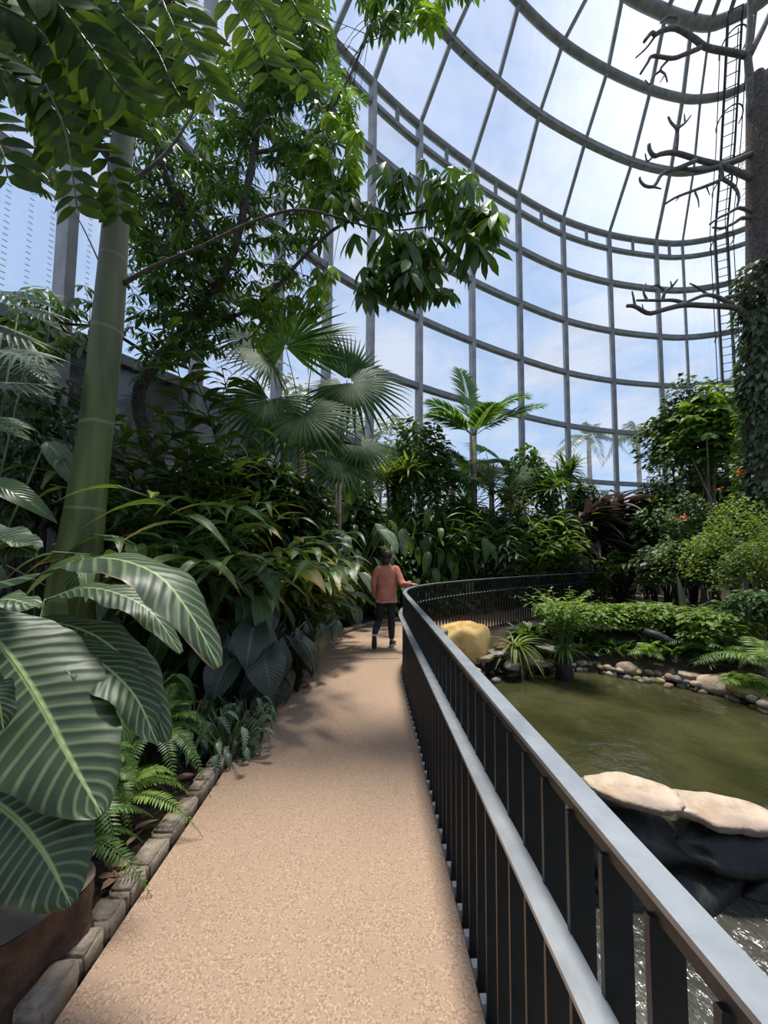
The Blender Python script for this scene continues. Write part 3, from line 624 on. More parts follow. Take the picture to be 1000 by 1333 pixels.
def clump(root, c, n, pet, L, tpl, mat, seed=0, hang=(-1.1, -.3), lean=.6, az=None, azr=2*pi, pr=.012, sp=.12):
    r = rr(seed); c = np.array(list(c)); sm = MB(); T = []; D = []
    for i in range(n):
        a = (az or 0)+r.uniform(-azr/2, azr/2); p = r.uniform(*pet); o = np.array([math.cos(a), math.sin(a), 0]); b = c+o*sp*r.rand()
        ln = lean*r.uniform(.4, 1.2); t = np.linspace(0, 1, 6)[:, None]; P = b+o*p*ln*t**1.6+UP*p*(t*1.0-.12*t**3)
        sm.tube(P, [pr, pr*.6], 5); T.append(P[-1]); e = r.uniform(*hang); D.append([o[0]*math.cos(e), o[1]*math.cos(e), math.sin(e)])
    mb = MB(); mb.inst(tpl, frames(np.array(D)+r.uniform(-.15, .15, (n, 3)), UP*1.0+.6*np.array([math.cos(0), 0, 0])*0+r.uniform(-.25, .25, (n, 3)), L*r.uniform(.7, 1.15, n)), np.array(T))
    mb.build('foliage', mat, root); sm.build('stem', M_stem, root)
def frond(mb, sm, o, az, el, L, sag, npair, pl, tpl, pang=1.05, vee=.15, r_=.01, seed=0, t0=.12, twist=0, tipn=.35, plume=0):
    r = rr(seed); o = np.array(list(o)); d = np.array([math.cos(az)*math.cos(el), math.sin(az)*math.cos(el), math.sin(el)])
    t = np.linspace(0, 1, 14)[:, None]; P = o+L*(d*t*(1-.12*sag*t)-UP*sag*t**2.1)
    sm.tube(P, [r_, r_*.25], 5)
    tt = np.linspace(t0, .99, npair); Q = o+L*(d*tt[:, None]*(1-.12*sag*tt[:, None])-UP*sag*tt[:, None]**2.1)
    G = np.gradient(Q, axis=0); G /= np.linalg.norm(G, axis=1)[:, None]
    side = np.cross(G, UP+np.array([0, 0, 1e-4])); side /= np.linalg.norm(side, axis=1)[:, None]+1e-6
    nrm = np.cross(side, G); pa = pang*(1-.45*tt**2); prof = np.sin(pi*np.clip(.10+.86*tt, 0, 1))**.55*(1-tipn*tt)
    for s in (-1, 1):
        D = G*np.cos(pa)[:, None]+side*s*np.sin(pa)[:, None]+nrm*vee+r.uniform(-.07-plume, .07+plume, (npair, 3))
        mb.inst(tpl, frames(D, nrm+r.uniform(-.15, .15, (npair, 3)), pl*prof*r.uniform(.9, 1.08, npair)), Q)
def fern(root, c, n, L, pl, mat, seed=0, npair=26, el=(.5, 1.2), sag=.9, az=0, azr=2*pi, tpl=None, vee=.05, sm_r=.004):
    r = rr(seed); mb = MB(); sm = MB()
    for i in range(n): frond(mb, sm, np.array(list(c))+r.uniform(-.05, .05, 3)*[1, 1, 0], az+(i+r.rand()*.8)/n*azr-azr/2, r.uniform(*el), L*r.uniform(.7, 1.1), sag*r.uniform(.6, 1.1), npair, pl, tpl or T_PIN, 1.3, vee, sm_r, seed*31+i, .08, tipn=.6)
    mb.build('fronds', mat, root)['kind'] = 'stuff'; sm.build('stem', M_stem, root)
def palm(root, c, H, n, L, pl, mat, seed=0, npair=34, sag=(.35, .75), el=(.2, 1.35), tr=.06, vee=.25, tpl=None, tm=None, pang=.95, azs=None, lean=(0, 0), plume=0):
    r = rr(seed); c = np.array(list(c)); top = c+np.array([lean[0], lean[1], H])
    if H > .2:
        t = MB(); t.tube([c-UP*.1, c+(top-c)*.5+np.array([.03, 0, 0]), top], [tr*1.4, tr, tr*.8], 10); t.build('trunk', tm or M_stemb, root)
    for i in range(n):
        mb = MB(); sm = MB(); az = (azs[i][0] if azs else i*2.4+r.uniform(-.3, .3)); e = (azs[i][1] if azs else r.uniform(*el)); l = (azs[i][2] if azs else 1)*L*r.uniform(.9, 1.08)
        frond(mb, sm, top, az, e, l, r.uniform(*sag), npair, pl, tpl or T_PINB, pang, vee, .014, seed*17+i, .14, plume=plume)
        fo = mb.build('frond', mat, root); sm.build('midrib', M_stem, fo) if False else None
        s2 = sm.build('midrib', M_stem, root); s2.parent = fo
def fanpalm(root, c, leaves, R, mat, seed=0, H=.3, tr=.07, tpls=T_FAN):
    """leaves: (hub point, blade direction, size factor)"""
    r = rr(seed); c = np.array(list(c)); top = c+UP*H
    if H > .2: t = MB(); t.tube([c-UP*.1, top], [tr*1.2, tr], 9); t.build('trunk', M_stemb, root)
    for i, (h, d, s) in enumerate(leaves):
        h = np.array(list(h)); d = unit(np.array(d, float)); mb = MB(); up = unit(UP*1.0+r.uniform(-.5, .5, 3)+np.array([0, -.9, 0]))
        mb.inst(tpls[i % len(tpls)], frames(d[None], up[None], [R*s]), h[None]); f = mb.build('fan_leaf', mat, root)
        sm = MB(); sm.tube([top, top*.5+h*.5+np.array([0, 0, .12*np.linalg.norm(h-top)]), h], [.014, .008], 5); s2 = sm.build('petiole', M_stem, root); s2.parent = f
def fanauto(root, c, H, n, pet, R, mat, seed=0, tpls=T_FAN, el=(-.1, 1.2), face=None):
    r = rr(seed); c0 = np.array(list(c)); lv = []
    for i in range(n):
        a = i*2.4+r.uniform(-.4, .4); e = r.uniform(*el); o = np.array([math.cos(a)*math.cos(e), math.sin(a)*math.cos(e), math.sin(e)])
        lv.append((c0+UP*H+o*pet*r.uniform(.7, 1.1), o*[1, 1, .4]-UP*.25, r.uniform(.8, 1.1)))
    fanpalm(root, c, lv, R, mat, seed, H, tpls=tpls)
def X(px, Z): return at(px, 700, Z).x
def Ztop(py, Z, px=500): return at(px, py, Z).z
def plant(name, label, cat, px, Z, group=None, x=None, z=None):
    b = base(X(px, Z) if x is None else x, Z, z); return thing(name, label, cat, b, group), b
# ================================================================== LEFT BED, near
# hero zebra plant: blades laid out along curved midribs
def blade(root, pts, W, seed=0, roll=0.0, name='leaf', wave=.012, fold=.10, split=(), pet=None, upv=(0, -.35, 1)):
    """pts = midrib points base..tip, W = full width in metres"""
    n = 26; P = spline(pts, n); t = np.linspace(0, 1, n); G = np.gradient(P, axis=0); G /= np.linalg.norm(G, axis=1)[:, None]
    r = rr(seed); prof = W*.5*np.sin(pi*np.clip(t*.97+.02, 0, 1)**.85)**.62; cols = 5; V = []; UV = []
    prev = np.array(upv, float)
    for i in range(n):
        x = np.cross(G[i], prev); x /= np.linalg.norm(x)+1e-9; z = np.cross(x, G[i]); prev = z*.8+np.array(upv)*.2
        ca, sa = math.cos(roll), math.sin(roll); x, z = x*ca+z*sa, z*ca-x*sa
        for u in np.linspace(-1, 1, 2*cols+1):
            w = prof[i]*(1+.035*math.sin(i*1.7+seed+(u > 0)*2))
            rip = .010*math.cos(2*pi*(13*t[i]-1.5*abs(u)*.5))*min(1, abs(u)*3)*W*3*.35
            V.append(P[i]+x*u*w+z*(fold*abs(u)*w*1.2-.22*u*u*w+rip*.8+wave*math.sin(i*.9+seed*3+u)*abs(u)**2)); UV.append((.5+u*.5, t[i]))
    k = 2*cols+1; Fq = [[i*k+j, i*k+j+1, (i+1)*k+j+1, (i+1)*k+j] for i in range(n-1) for j in range(k-1)]
    mb = MB(); mb.add(V, Fq, UV); o = mb.build(name, G_zebra, root)
    sm = MB(); sm.tube(P-np.array([0, 0, .004]), [.007, .002], 6)
    if pet is not None: Q = np.array(list(pet)); sm.tube([Q, (Q+P[0])/2+np.array([0, 0, .08]), P[0]], [.011, .008], 6)
    m = sm.build('midrib', M_stem_l, root); m.parent = o; m['label'] = 'pale green midrib and stalk'
    return o
M_stem_l = pmat('pale_stem', (.22, .32, .10), (.30, .42, .16), 10, .45)
def px_pts(l): return [at(*p) for p in l]
root = thing('zebra_plant', 'giant zebra plant with pale striped dark green leaves beside the near kerb at left', 'plant', base(-1.75, 1.9))
cz = ORG[root.name]
HB = [  # (px,py,depth)... base->tip, width m, roll
 ([(-60, 770, 1.9), (60, 745, 1.85), (130, 726, 1.8), (200, 745, 1.72), (245, 795, 1.65), (285, 868, 1.6)], .30, .15),
 ([(-40, 800, 1.45), (10, 850, 1.42), (50, 910, 1.38), (90, 985, 1.33), (132, 1060, 1.28)], .40, -.15),
 ([(10, 812, 1.8), (80, 812, 1.75), (140, 838, 1.7), (185, 890, 1.66), (218, 965, 1.62)], .24, .1),
 ([(40, 830, 1.62), (85, 838, 1.6), (130, 862, 1.56), (175, 905, 1.52), (205, 968, 1.48)], .22, .2),
 ([(-70, 960, 1.35), (-20, 1030, 1.33), (25, 1070, 1.3), (60, 1115, 1.27), (92, 1178, 1.24)], .34, -.2),
 ([(-60, 730, 1.5), (-20, 720, 1.5), (10, 705, 1.5), (46, 712, 1.48)], .17, .5),
 ([(-50, 690, 1.6), (-10, 700, 1.58), (20, 710, 1.55), (48, 722, 1.5)], .18, -.4),
 ([(-60, 860, 1.3), (-20, 800, 1.3), (5, 780, 1.3), (52, 790, 1.28)], .17, .2),
 ([(20, 960, 1.7), (45, 1000, 1.66), (70, 1035, 1.6), (95, 1075, 1.56)], .11, .1),
 ([(-50, 870, 1.22), (-30, 890, 1.2), (-5, 905, 1.2), (5, 950, 1.2)], .12, .1),
 ([(60, 780, 2.2), (110, 765, 2.15), (160, 775, 2.1), (200, 800, 2.05), (235, 850, 2.0)], .2, .0),
 ([(60, 990, 1.9), (80, 1020, 1.85), (95, 1070, 1.8), (95, 1120, 1.75)], .2, .0),
 ([(0, 960, 1.9), (60, 930, 1.9), (110, 950, 1.85), (140, 1010, 1.8)], .26, .0),
]
for i, (l, w, ro) in enumerate(HB): blade(root, px_pts(l), w, i, ro, pet=(cz[0]+.05*math.sin(i*2), cz[1]+.05*math.cos(i), cz[2]))
# sawn log at the corner
def logtop():
    c = at(0, 1230, 1.60); c.z = 0; root = thing('sawn_log', 'flat topped sawn tree stump in the bottom left corner by the kerb', 'log', (c.x-.02, c.y, gz(c.x, c.y)))
    r = rr(4); n = 40; a = np.linspace(0, 2*pi, n, endpoint=False); rad = .27*(1+.10*np.sin(2*a+1)+.05*np.sin(5*a)+r.uniform(-.015, .015, n)); h = .29
    cc = np.array([c.x-.04, c.y+.03, gz(c.x, c.y)])
    mb = MB(); V = []
    for k, (s, z) in enumerate(((1.12, -.05), (1.03, .06), (.97, .15), (1.0, .24), (.985, h))):
        for i in range(n): V.append(cc+np.array([math.cos(a[i])*rad[i]*s*(1+.03*math.sin(a[i]*9+k*.3)), math.sin(a[i])*rad[i]*s*(1+.03*math.sin(a[i]*7+k*.3)), z]))
    mb.add(V, [[k*n+i, k*n+(i+1) % n, (k+1)*n+(i+1) % n, (k+1)*n+i] for k in range(4) for i in range(n)]); mb.build('bark', M_stumpb, root)
    mb = MB(); V = [cc+np.array([0, 0, h-.004])]; V += [cc+np.array([math.cos(a[i])*rad[i]*.985, math.sin(a[i])*rad[i]*.985, h+.0]) for i in range(n)]
    mb.add(V, [[0, 1+i, 1+(i+1) % n] for i in range(n)]); mb.build('cut_face', M_stump, root, smooth=False)
logtop()
# dry leaves on the mulch
r = rr(8)
for i, (x, y, a) in enumerate([(142, 1122, .3), (150, 1140, 2.2), (132, 1150, 1.2), (112, 1160, 2.8), (160, 1125, -.4), (118, 1180, .9), (150, 1105, 1.9), (165, 1095, 1.4), (108, 1195, .2), (230, 1010, .8), (262, 975, 2.0), (246, 990, -.6), (285, 950, 1.0), (128, 1135, 0), (175, 1075, .9), (297, 935, 2.4)]):
    p = hit(x, y, .02); mb = MB(); L_ = r.uniform(.10, .17)
    t = leaf_t(.30, 6, .22, r.uniform(-.2, .3), 'lance', .02)
    mb.inst(t, frames(np.array([[math.cos(a), math.sin(a), .06]]), UP[None]+r.uniform(-.2, .2, (1, 3)), [L_]), np.array([[p.x, p.y, gz(p.x, p.y)+.03]]))
    tag(recenter(mb.build('dry_leaf', M_dry)), 'curled dry brown leaf lying on the dark mulch beside the kerb', 'dry leaf', 'fallen dry leaves on the mulch')
# sword ferns by the kerb
for i, (px, Z, L_, az, lab, n, sdn) in enumerate([
    (165, 2.25, .66, -.6, 'dark green sword fern drooping below the zebra plant leaves', 13, 3),
    (232, 2.85, .70, -.3, 'bright green arching sword fern right of the zebra plant', 17, 4),
    (135, 2.0, .6, -.9, 'low sword fern spilling over the mulch above the sawn stump', 13, 5),
    (200, 2.4, .55, -.9, 'small sword fern at the kerb with fronds touching the stones', 12, 6),
    (250, 3.6, .5, .3, 'shaded sword fern behind the bright arching fern', 14, 7)]):
    rt, b = plant('sword_fern', lab, 'fern', px, Z); b = b+Vector((-.13, 0, [.34, .38, .22, .22, .3][i]))
    fern(rt, b, n+6, L_, .095, G_fern if i != 3 else G_fern2, sdn, 30, (.3, 1.25), .95, az, 2*pi)
# small striped prayer plants
for i, (px, Z, lab) in enumerate([(305, 3.2, 'low prayer plant with silvery striped leaves hanging over the kerb'), (255, 3.3, 'striped prayer plant in the shade under the long zebra leaf'), (330, 3.75, 'small striped prayer plant by the kerb past the ferns')]):
    rt, b = plant('prayer_plant', lab, 'plant', px, Z); clump(rt, b, 60, (.10, .42), .15, T_BIG, G_marb, 20+i, (-.9, .3), .55)
# dark undergrowth and broad clumps of the near-left bed
LB = [  # px, Z, kind, label
 (340, 4.35, 'alo', 'black green elephant ear with big drooping leaves beside the path'),
 (385, 5.3, 'alo2', 'dark broad leaved plant hanging over the kerb where the path narrows'),
 (300, 4.9, 'clm', 'dark clump of broad leaves behind the elephant ear'),
 (205, 4.2, 'clm', 'shaded broad leaved clump right of the green trunk base'),
 (60, 3.6, 'clm', 'shaded broad leaved clump left of the green trunk'),
 (250, 5.4, 'clm', 'broad leaved clump in deep shade in front of the wooden lattice'),
 (160, 3.0, 'clm2', 'low dark clump directly under the green trunk'),
 (20, 2.9, 'clm2', 'low dark clump at the left edge behind the zebra plant'),
]
for i, (px, Z, k, lab) in enumerate(LB):
    rt, b = plant('elephant_ear' if k[0] == 'a' else 'broad_leaf_plant', lab, 'plant', px, Z)
    if k == 'alo': clump(rt, b, 34, (.4, 1.1), .42, T_HEA, G_black, 40+i, (-1.3, -.5), .55, -.3, 4.5)
    elif k == 'alo2': clump(rt, b, 26, (.3, .95), .40, T_BIG, G_black, 40+i, (-1.3, -.5), .55, -.8, 4)
    elif k == 'clm': clump(rt, b, 44, (.3, 1.7), .5, T_BIG, G_dark, 40+i, (-1.2, -.1), .6)
    else: clump(rt, b, 30, (.2, .8), .34, T_BIG, G_dark, 40+i, (-1.2, .1), .7)
# shell gingers arching toward the path
GI = [(230, 4.5, 2.6, .7, -.4, 'shell ginger arching over from beside the green trunk'), (300, 5.2, 3.0, .75, -.5, 'tall shell ginger with yellow tipped leaves in the middle of the left bed'),
      (345, 5.9, 2.6, .6, -.6, 'shell ginger leaning over the path edge with browned yellow tips'), (265, 5.9, 3.6, .6, -.3, 'tallest shell ginger at the back of the left bed'), (385, 6.6, 2.2, .6, -.6, 'shell ginger beside the fan palm nearest the walking person')]
for i, (px, Z, H, ln, az, lab) in enumerate(GI):
    rt, b = plant('shell_ginger', lab, 'plant', px, Z); canes(rt, b, 11, H, ln, .62, T_LAN if i % 2 else leaf_t(.26, 7, .15, .55, 'ov'), G_ging, 60+i, 12, az=az, azr=3.6, droop=.45, start=.3)
# philodendron wall and ferns behind the walker
for i, (px, Z, H, L_, m, lab) in enumerate([(455, 9.0, 2.7, .62, G_grey, 'climber with large oval grey green leaves right behind the walking person'), (415, 8.2, 2.4, .55, G_grey, 'oval leaved climber left of the walking person'), (500, 10.3, 2.6, .6, G_grey, 'large leaved climber above the start of the curved railing'), (445, 9.8, 3.4, .55, G_mid, 'taller leafy climber behind the grey leaved climber')]):
    rt, b = plant('philodendron', lab, 'plant', px, Z); clump(rt, b, 60, (.5, H), L_, leaf_t(.5, 8, .1, .45, 'ov', .01, 2), m, 80+i, (-1.2, -.2), .32)
for i, (px, Z, L_, m, lab) in enumerate([(398, 6.6, .8, G_fern2, 'yellow green fern leaning over the kerb left of the walker'), (428, 7.5, .85, G_fern, 'green fern at the path edge just left of the person'), (455, 8.6, .8, G_fern, 'fern at the outside of the path bend behind the person'), (370, 5.9, .8, G_fern2, 'bright fern between elephant ear and path')]):
    rt, b = plant('fern', lab, 'fern', px, Z, x=X(px, Z)-.15); fern(rt, b+Vector((0, 0, .2)), 16, L_, .17, m, 90+i, 18, (.4, 1.3), .8, tpl=T_PINB)
rt, b = plant('red_leaf_plant', 'small reddish leaved seedling on the kerb where the path bends', 'plant', 384, 4.85); clump(rt, b, 12, (.08, .25), .2, T_BIG, leaf_mat('leaf_red', (.10, .03, .02), (.18, .07, .05), .5, .2), 7, (-.8, .2), .8)

# green trunked tree with overhead compound leaves
rt = thing('green_trunk_tree', 'tall tree with smooth green trunk rising at left out of the bed', 'tree', base(at(88, 700, 3.35).x-.02, 3.35))
P = [at(98, 770, 3.35), at(106, 700, 3.35), at(121, 590, 3.35), at(133, 490, 3.35), at(144, 380, 3.35), at(153, 260, 3.38), at(163, 130, 3.45), at(172, 0, 3.6), at(186, -160, 3.8)]
P = [Vector((P[0].x-.09, 3.35, -.1))]+P
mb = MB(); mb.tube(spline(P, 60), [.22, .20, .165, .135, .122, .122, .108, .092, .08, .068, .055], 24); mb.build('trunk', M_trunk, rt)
BR = [([(150, 215, 3.4), (110, 170, 3.2), (60, 145, 3.0), (0, 118, 2.8), (-60, 100, 2.7)], .035), ([(160, 370, 3.35), (200, 347, 3.4), (260, 322, 3.5), (330, 288, 3.7), (385, 273, 3.9), (430, 280, 4.1), (500, 300, 4.4), (560, 295, 4.6)], .02),
      ([(140, 365, 3.35), (110, 300, 3.3), (88, 262, 3.25)], .008), ([(160, 60, 3.5), (230, -10, 3.3), (300, -60, 3.1)], .03), ([(165, 240, 3.4), (215, 200, 3.6), (260, 130, 3.9), (300, 40, 4.2)], .02)]
for l, r_ in BR:
    mb = MB(); mb.tube(spline(px_pts(l), 24), [r_, r_*.4], 8); mb.build('branch', M_bark if r_ > .015 else M_stemb, rt)
def compound(root, pts, npair, L_, tpl, mat, seed, pang=1.1):    # broad paired leaflets along a hanging rachis
    r = rr(seed); Q = spline(px_pts(pts), npair); G = np.gradient(Q, axis=0); G /= np.linalg.norm(G, axis=1)[:, None]
    side = np.cross(G, np.array([0, -1, .35])); side /= np.linalg.norm(side, axis=1)[:, None]; nrm = np.cross(side, G); mb = MB()
    for s in (-1, 1): mb.inst(tpl, frames(G*.45+side*s*.9+r.uniform(-.12, .12, Q.shape), nrm+r.uniform(-.25, .25, Q.shape), L_*r.uniform(.85, 1.1, len(Q))), Q)
    o = mb.build('compound_leaf', mat, root); sm = MB(); sm.tube(Q, [.009, .004], 5); m = sm.build('midrib', M_stem, root); m.parent = o
CP = [([(190, -60, 2.4), (215, 10, 2.35), (245, 70, 2.3), (275, 120, 2.3)], 8, .25), ([(120, -80, 2.6), (185, -30, 2.5), (235, 10, 2.4), (262, 55, 2.4)], 9, .28), ([(250, -60, 2.5), (300, 0, 2.4), (330, 50, 2.4), (350, 95, 2.35)], 8, .26),
      ([(320, -90, 2.6), (355, -50, 2.5), (375, -10, 2.4), (392, 22, 2.4)], 6, .24), ([(-40, -10, 2.2), (40, 30, 2.3), (90, 90, 2.35), (135, 160, 2.4)], 12, .32), ([(-20, -60, 2.0), (60, -10, 2.1), (110, 50, 2.2), (160, 120, 2.3)], 13, .34),
      ([(-60, 60, 2.4), (0, 90, 2.4), (60, 130, 2.5), (100, 190, 2.5)], 10, .3), ([(60, 110, 2.3), (85, 170, 2.3), (95, 230, 2.3), (100, 270, 2.3)], 7, .22), ([(90, 140, 2.6), (130, 190, 2.6), (150, 240, 2.6), (155, 280, 2.6)], 8, .22),
      ([(-70, 120, 2.2), (-30, 150, 2.2), (0, 190, 2.2), (10, 230, 2.2)], 7, .26), ([(-50, -80, 3), (50, -30, 3), (140, 10, 3), (200, 80, 3)], 14, .36), ([(0, 20, 3.4), (60, 60, 3.4), (120, 90, 3.4), (150, 140, 3.4)], 14, .38),
      ([(-60, 20, 3.2), (-20, 50, 3.2), (20, 70, 3.2), (70, 90, 3.2)], 12, .36), ([(-40, -30, 3.8), (40, 0, 3.8), (110, 40, 3.8), (130, 90, 3.8)], 14, .42), ([(280, -60, 3.6), (340, -10, 3.6), (360, 50, 3.6), (400, 110, 3.6)], 11, .3),
      ([(100, -60, 3.0), (150, 0, 3.0), (190, 60, 3.0), (215, 130, 3.0)], 12, .34), ([(40, -80, 2.8), (90, 10, 2.8), (130, 80, 2.8), (150, 160, 2.8)], 13, .34), ([(230, -80, 2.1), (290, -30, 2.1), (330, 0, 2.1), (360, 45, 2.1)], 8, .2), ([(-30, 60, 2.8), (30, 110, 2.8), (60, 150, 2.8), (75, 200, 2.8)], 10, .3), ([(160, 20, 2.7), (200, 60, 2.7), (220, 100, 2.7), (240, 135, 2.7)], 9, .24)]
for i, (l, n, L_) in enumerate(CP): compound(rt, l, int(n*1.3), L_*.8, T_LFT, G_top_backlit if i in (0, 1, 2, 3, 14, 17) else G_top, 200+i)

# umbrella tree: palmate foliage hanging across the upper left
rt = thing('umbrella_tree', 'umbrella tree with fingered leaves hanging across the upper left of the glasshouse', 'tree', base(X(330, 6.2), 6.2))
bz = Vector(ORG[rt.name])
SK = [[bz-Vector((0, 0, .1)), at(205, 600, 6.0), at(180, 520, 5.8), at(205, 470, 5.6), at(240, 430, 5.4), at(300, 340, 5.3), at(330, 200, 5.3), at(350, 80, 5.4), at(370, -80, 5.6)],
      [at(240, 430, 5.4), at(330, 400, 5.2), at(400, 330, 5.0), at(450, 290, 4.9), at(520, 280, 4.7), at(590, 270, 4.5), at(640, 285, 4.4)],
      [at(330, 200, 5.3), at(400, 180, 5.3), at(450, 110, 5.4), at(500, 0, 5.5), at(560, -40, 5.5)], [at(300, 340, 5.3), at(230, 250, 5.0), at(190, 150, 5.0), at(160, 60, 5.2)],
      [at(205, 470, 5.6), at(140, 430, 5.2), at(80, 420, 5.0), at(20, 400, 4.8)], [at(520, 280, 4.7), at(520, 330, 4.7), at(510, 370, 4.6)], [at(450, 290, 4.9), at(430, 220, 5.0), at(440, 170, 5.1)]]
for i, s in enumerate(SK):
    mb = MB(); a = .11 if i == 0 else (.028 if i < 5 else .014); mb.tube(spline(s, 26), [a, a*.8, a*.5, a*.3] if i == 0 else [a, a*.35], 8); mb.build('branch' if i else 'trunk', M_bark, rt)
SP = np.concatenate([spline(s, 40) for s in SK])
def region(poly, n, Z0, Z1, seed):
    r = rr(seed); poly = np.array(poly, float); lo, hi = poly.min(0), poly.max(0); out = []
    while len(out) < n:
        q = lo+(hi-lo)*r.rand(2)
        if sd(poly, np.array([q[0]]), np.array([q[1]]))[0] < 0: out.append(np.array(at(q[0], q[1], r.uniform(Z0, Z1))))
    return np.array(out)
def palmates(root, pts, R, mat, seed, tpls=T_PALM, twig=True, name='foliage'):
    r = rr(seed); mb = MB(); sm = MB(); n = len(pts)
    for k, tp in enumerate(tpls):
        q = pts[k::len(tpls)]; m = len(q)
        az = r.uniform(0, 2*pi, m); nv = np.stack([r.uniform(-.45, .45, m), -.35+r.uniform(-.45, .45, m), np.ones(m)], 1)
        d = np.stack([np.cos(az), np.sin(az), np.zeros(m)], 1); d = d-nv*(np.sum(d*nv, 1)/np.sum(nv*nv, 1))[:, None]
        mb.inst(tp, frames(d, nv, R*r.uniform(.7, 1.25, m)), q)
    mb.build(name, mat, root)
    if twig:
        for p in pts[::2]:
            j = np.argmin(np.linalg.norm(SP-p, axis=1)); a = SP[j]
            if np.linalg.norm(a-p) < 1.6: sm.tube([a, (a+p)/2+r.uniform(-.1, .1, 3)+UP*.1, p], [.007, .003], 4, cap=False)
        if sm.v: sm.build('twigs', M_stemb, root)['kind'] = 'stuff'
REG = [([(150, 90), (230, 90), (310, 60), (350, 20), (420, 30), (470, 130), (470, 230), (420, 300), (400, 370), (330, 440), (200, 480), (170, 330), (170, 180)], 640, 4.6, 6.6, .25, G_schef),
       ([(180, 110), (400, 20), (460, 120), (440, 250), (380, 340), (300, 420), (190, 420)], 300, 5.4, 7.4, .26, G_schef),
       ([(330, -20), (430, -20), (410, 120), (340, 140)], 190, 5, 6.4, .26, G_schef),
       ([(400, 150), (460, 110), (475, 190), (420, 300), (390, 280)], 40, 4.6, 5.4, .3, G_schefl),
       ([(430, 220), (560, 200), (620, 230), (650, 290), (600, 330), (520, 370), (470, 340), (430, 290)], 70, 4.2, 5.0, .34, G_schef),
       ([(450, 290), (610, 310), (600, 370), (560, 385), (470, 370)], 34, 4.1, 4.6, .40, G_schef), ([(560, 215), (610, 220), (660, 290), (640, 330), (590, 320)], 16, 4.0, 4.4, .38, G_schef), ([(640, 255), (660, 300), (630, 320)], 3, 4.0, 4.1, .36, G_schefl),
       ([(150, 250), (220, 240), (300, 300), (300, 430), (180, 500), (160, 400)], 230, 5.0, 7.0, .25, G_schef),
       ([(460, -30), (620, -30), (570, 20), (520, 40), (480, 30)], 50, 5, 6, .28, G_schef), ([(540, 0), (580, 0), (560, 38)], 7, 4.9, 5.2, .28, G_schefl),
       ([(0, 380), (120, 370), (160, 420), (100, 470), (30, 460)], 60, 4.2, 5.4, .26, G_schef), ([(30, 200), (80, 195), (90, 250), (50, 250)], 7, 3.2, 3.4, .13, G_schef),
       ([(300, 380), (440, 340), (420, 400), (330, 450)], 50, 5, 6, .26, G_schefl)]
for i, (pl, n, a, b, R_, m) in enumerate(REG): palmates(rt, region(pl, n, a, b, 300+i), R_, m, 320+i, T_PALM if i in (0, 1, 2, 8, 10, 11) else T_PALMD, name='young_foliage' if m is G_schefl else 'foliage')

# split leaf plants at the left edge
rt = thing('split_leaf_plant', 'climbing plant with big split leaves at the left edge below the dotted glass', 'plant', base(-3.4, 3.6))
T_SPL = merge_t([xf(leaf_t(.10, 6, .1, .25, 'lance'), np.array([[1, 0, 0], [0, 1, 0], [0, 0, 1]])@rotz(a)*s, (0, y, 0)) for y, a, s in [(.05+.09*i, sg*(1.25-.09*i), .55-.03*i) for i in range(9) for sg in (-1, 1)]+[(.8, 0, .3)]]+[leaf_t(.26, 6, .05, .2, 'ov')])
LV = [(35, 455, 3.1, (.9, -.3, -.25), .75), (10, 545, 3.0, (1, -.2, -.25), .5), (20, 380, 3.5, (.9, -.2, -.1), .8), (60, 400, 3.7, (.8, -.3, -.3), .7), (0, 420, 3.3, (1, 0, -.3), .7), (0, 500, 3.5, (1, .2, .1), .7), (70, 470, 4, (.8, -.4, -.5), .6), (10, 630, 2.9, (1, -.2, .05), .55), (95, 575, 3.9, (.9, -.3, -.6), .6)]
sm = MB()
for i, (px, py, Z, d, s) in enumerate(LV):
    h = at(px-35, py, Z); mb = MB(); mb.inst(T_SPL if i < 7 else T_BIG, frames(np.array([d], float), np.array([[.1, -.8, 1.]]), [s*.9]), np.array([list(h)])); f = mb.build('split_leaf' if i < 7 else 'leaf', G_dark if i % 4 else G_grey, rt)
    q = Vector(ORG[rt.name]); mb = MB(); mb.tube([q, (q+h)/2+Vector((-.1, 0, .4)), h], [.016, .008], 5); st = mb.build('petiole', M_stem, rt); st.parent = f
for i, (px, Z, top, m, lab) in enumerate([(195, 5.6, 500, G_mid, 'leafy caned shrub right behind the green trunk'), (255, 6.0, 470, G_mid, 'mid green shrub under the umbrella tree crown'), (310, 6.4, 500, G_mid, 'green shrub between umbrella tree and fan palms'), (25, 4.8, 500, G_dark, 'dark leafy shrub at the left edge before the lattice'), (225, 4.9, 590, G_mid, 'low leafy shrub at the foot of the umbrella tree')]):
    rt, b = plant('shrub', lab, 'shrub', px, Z); H = Ztop(top, Z, px)-b.z
    if i < 3 or i == 4: canes(rt, b, 17, H*1.25, .3, .5, [T_LAN, leaf_t(.28, 7, .15, .5, 'ov')][i % 2], [G_mid, G_ging][i % 2], 270+i, 15, droop=.4, start=.15)
    else: shrub(rt, b+Vector((0, 0, H*.55)), (.75, .6, H*.48), 1100, .27, T_LAN if i % 2 else T_OV, m, 270+i, (-.7, .5), shell=.3, tr=.03, lump=.5)
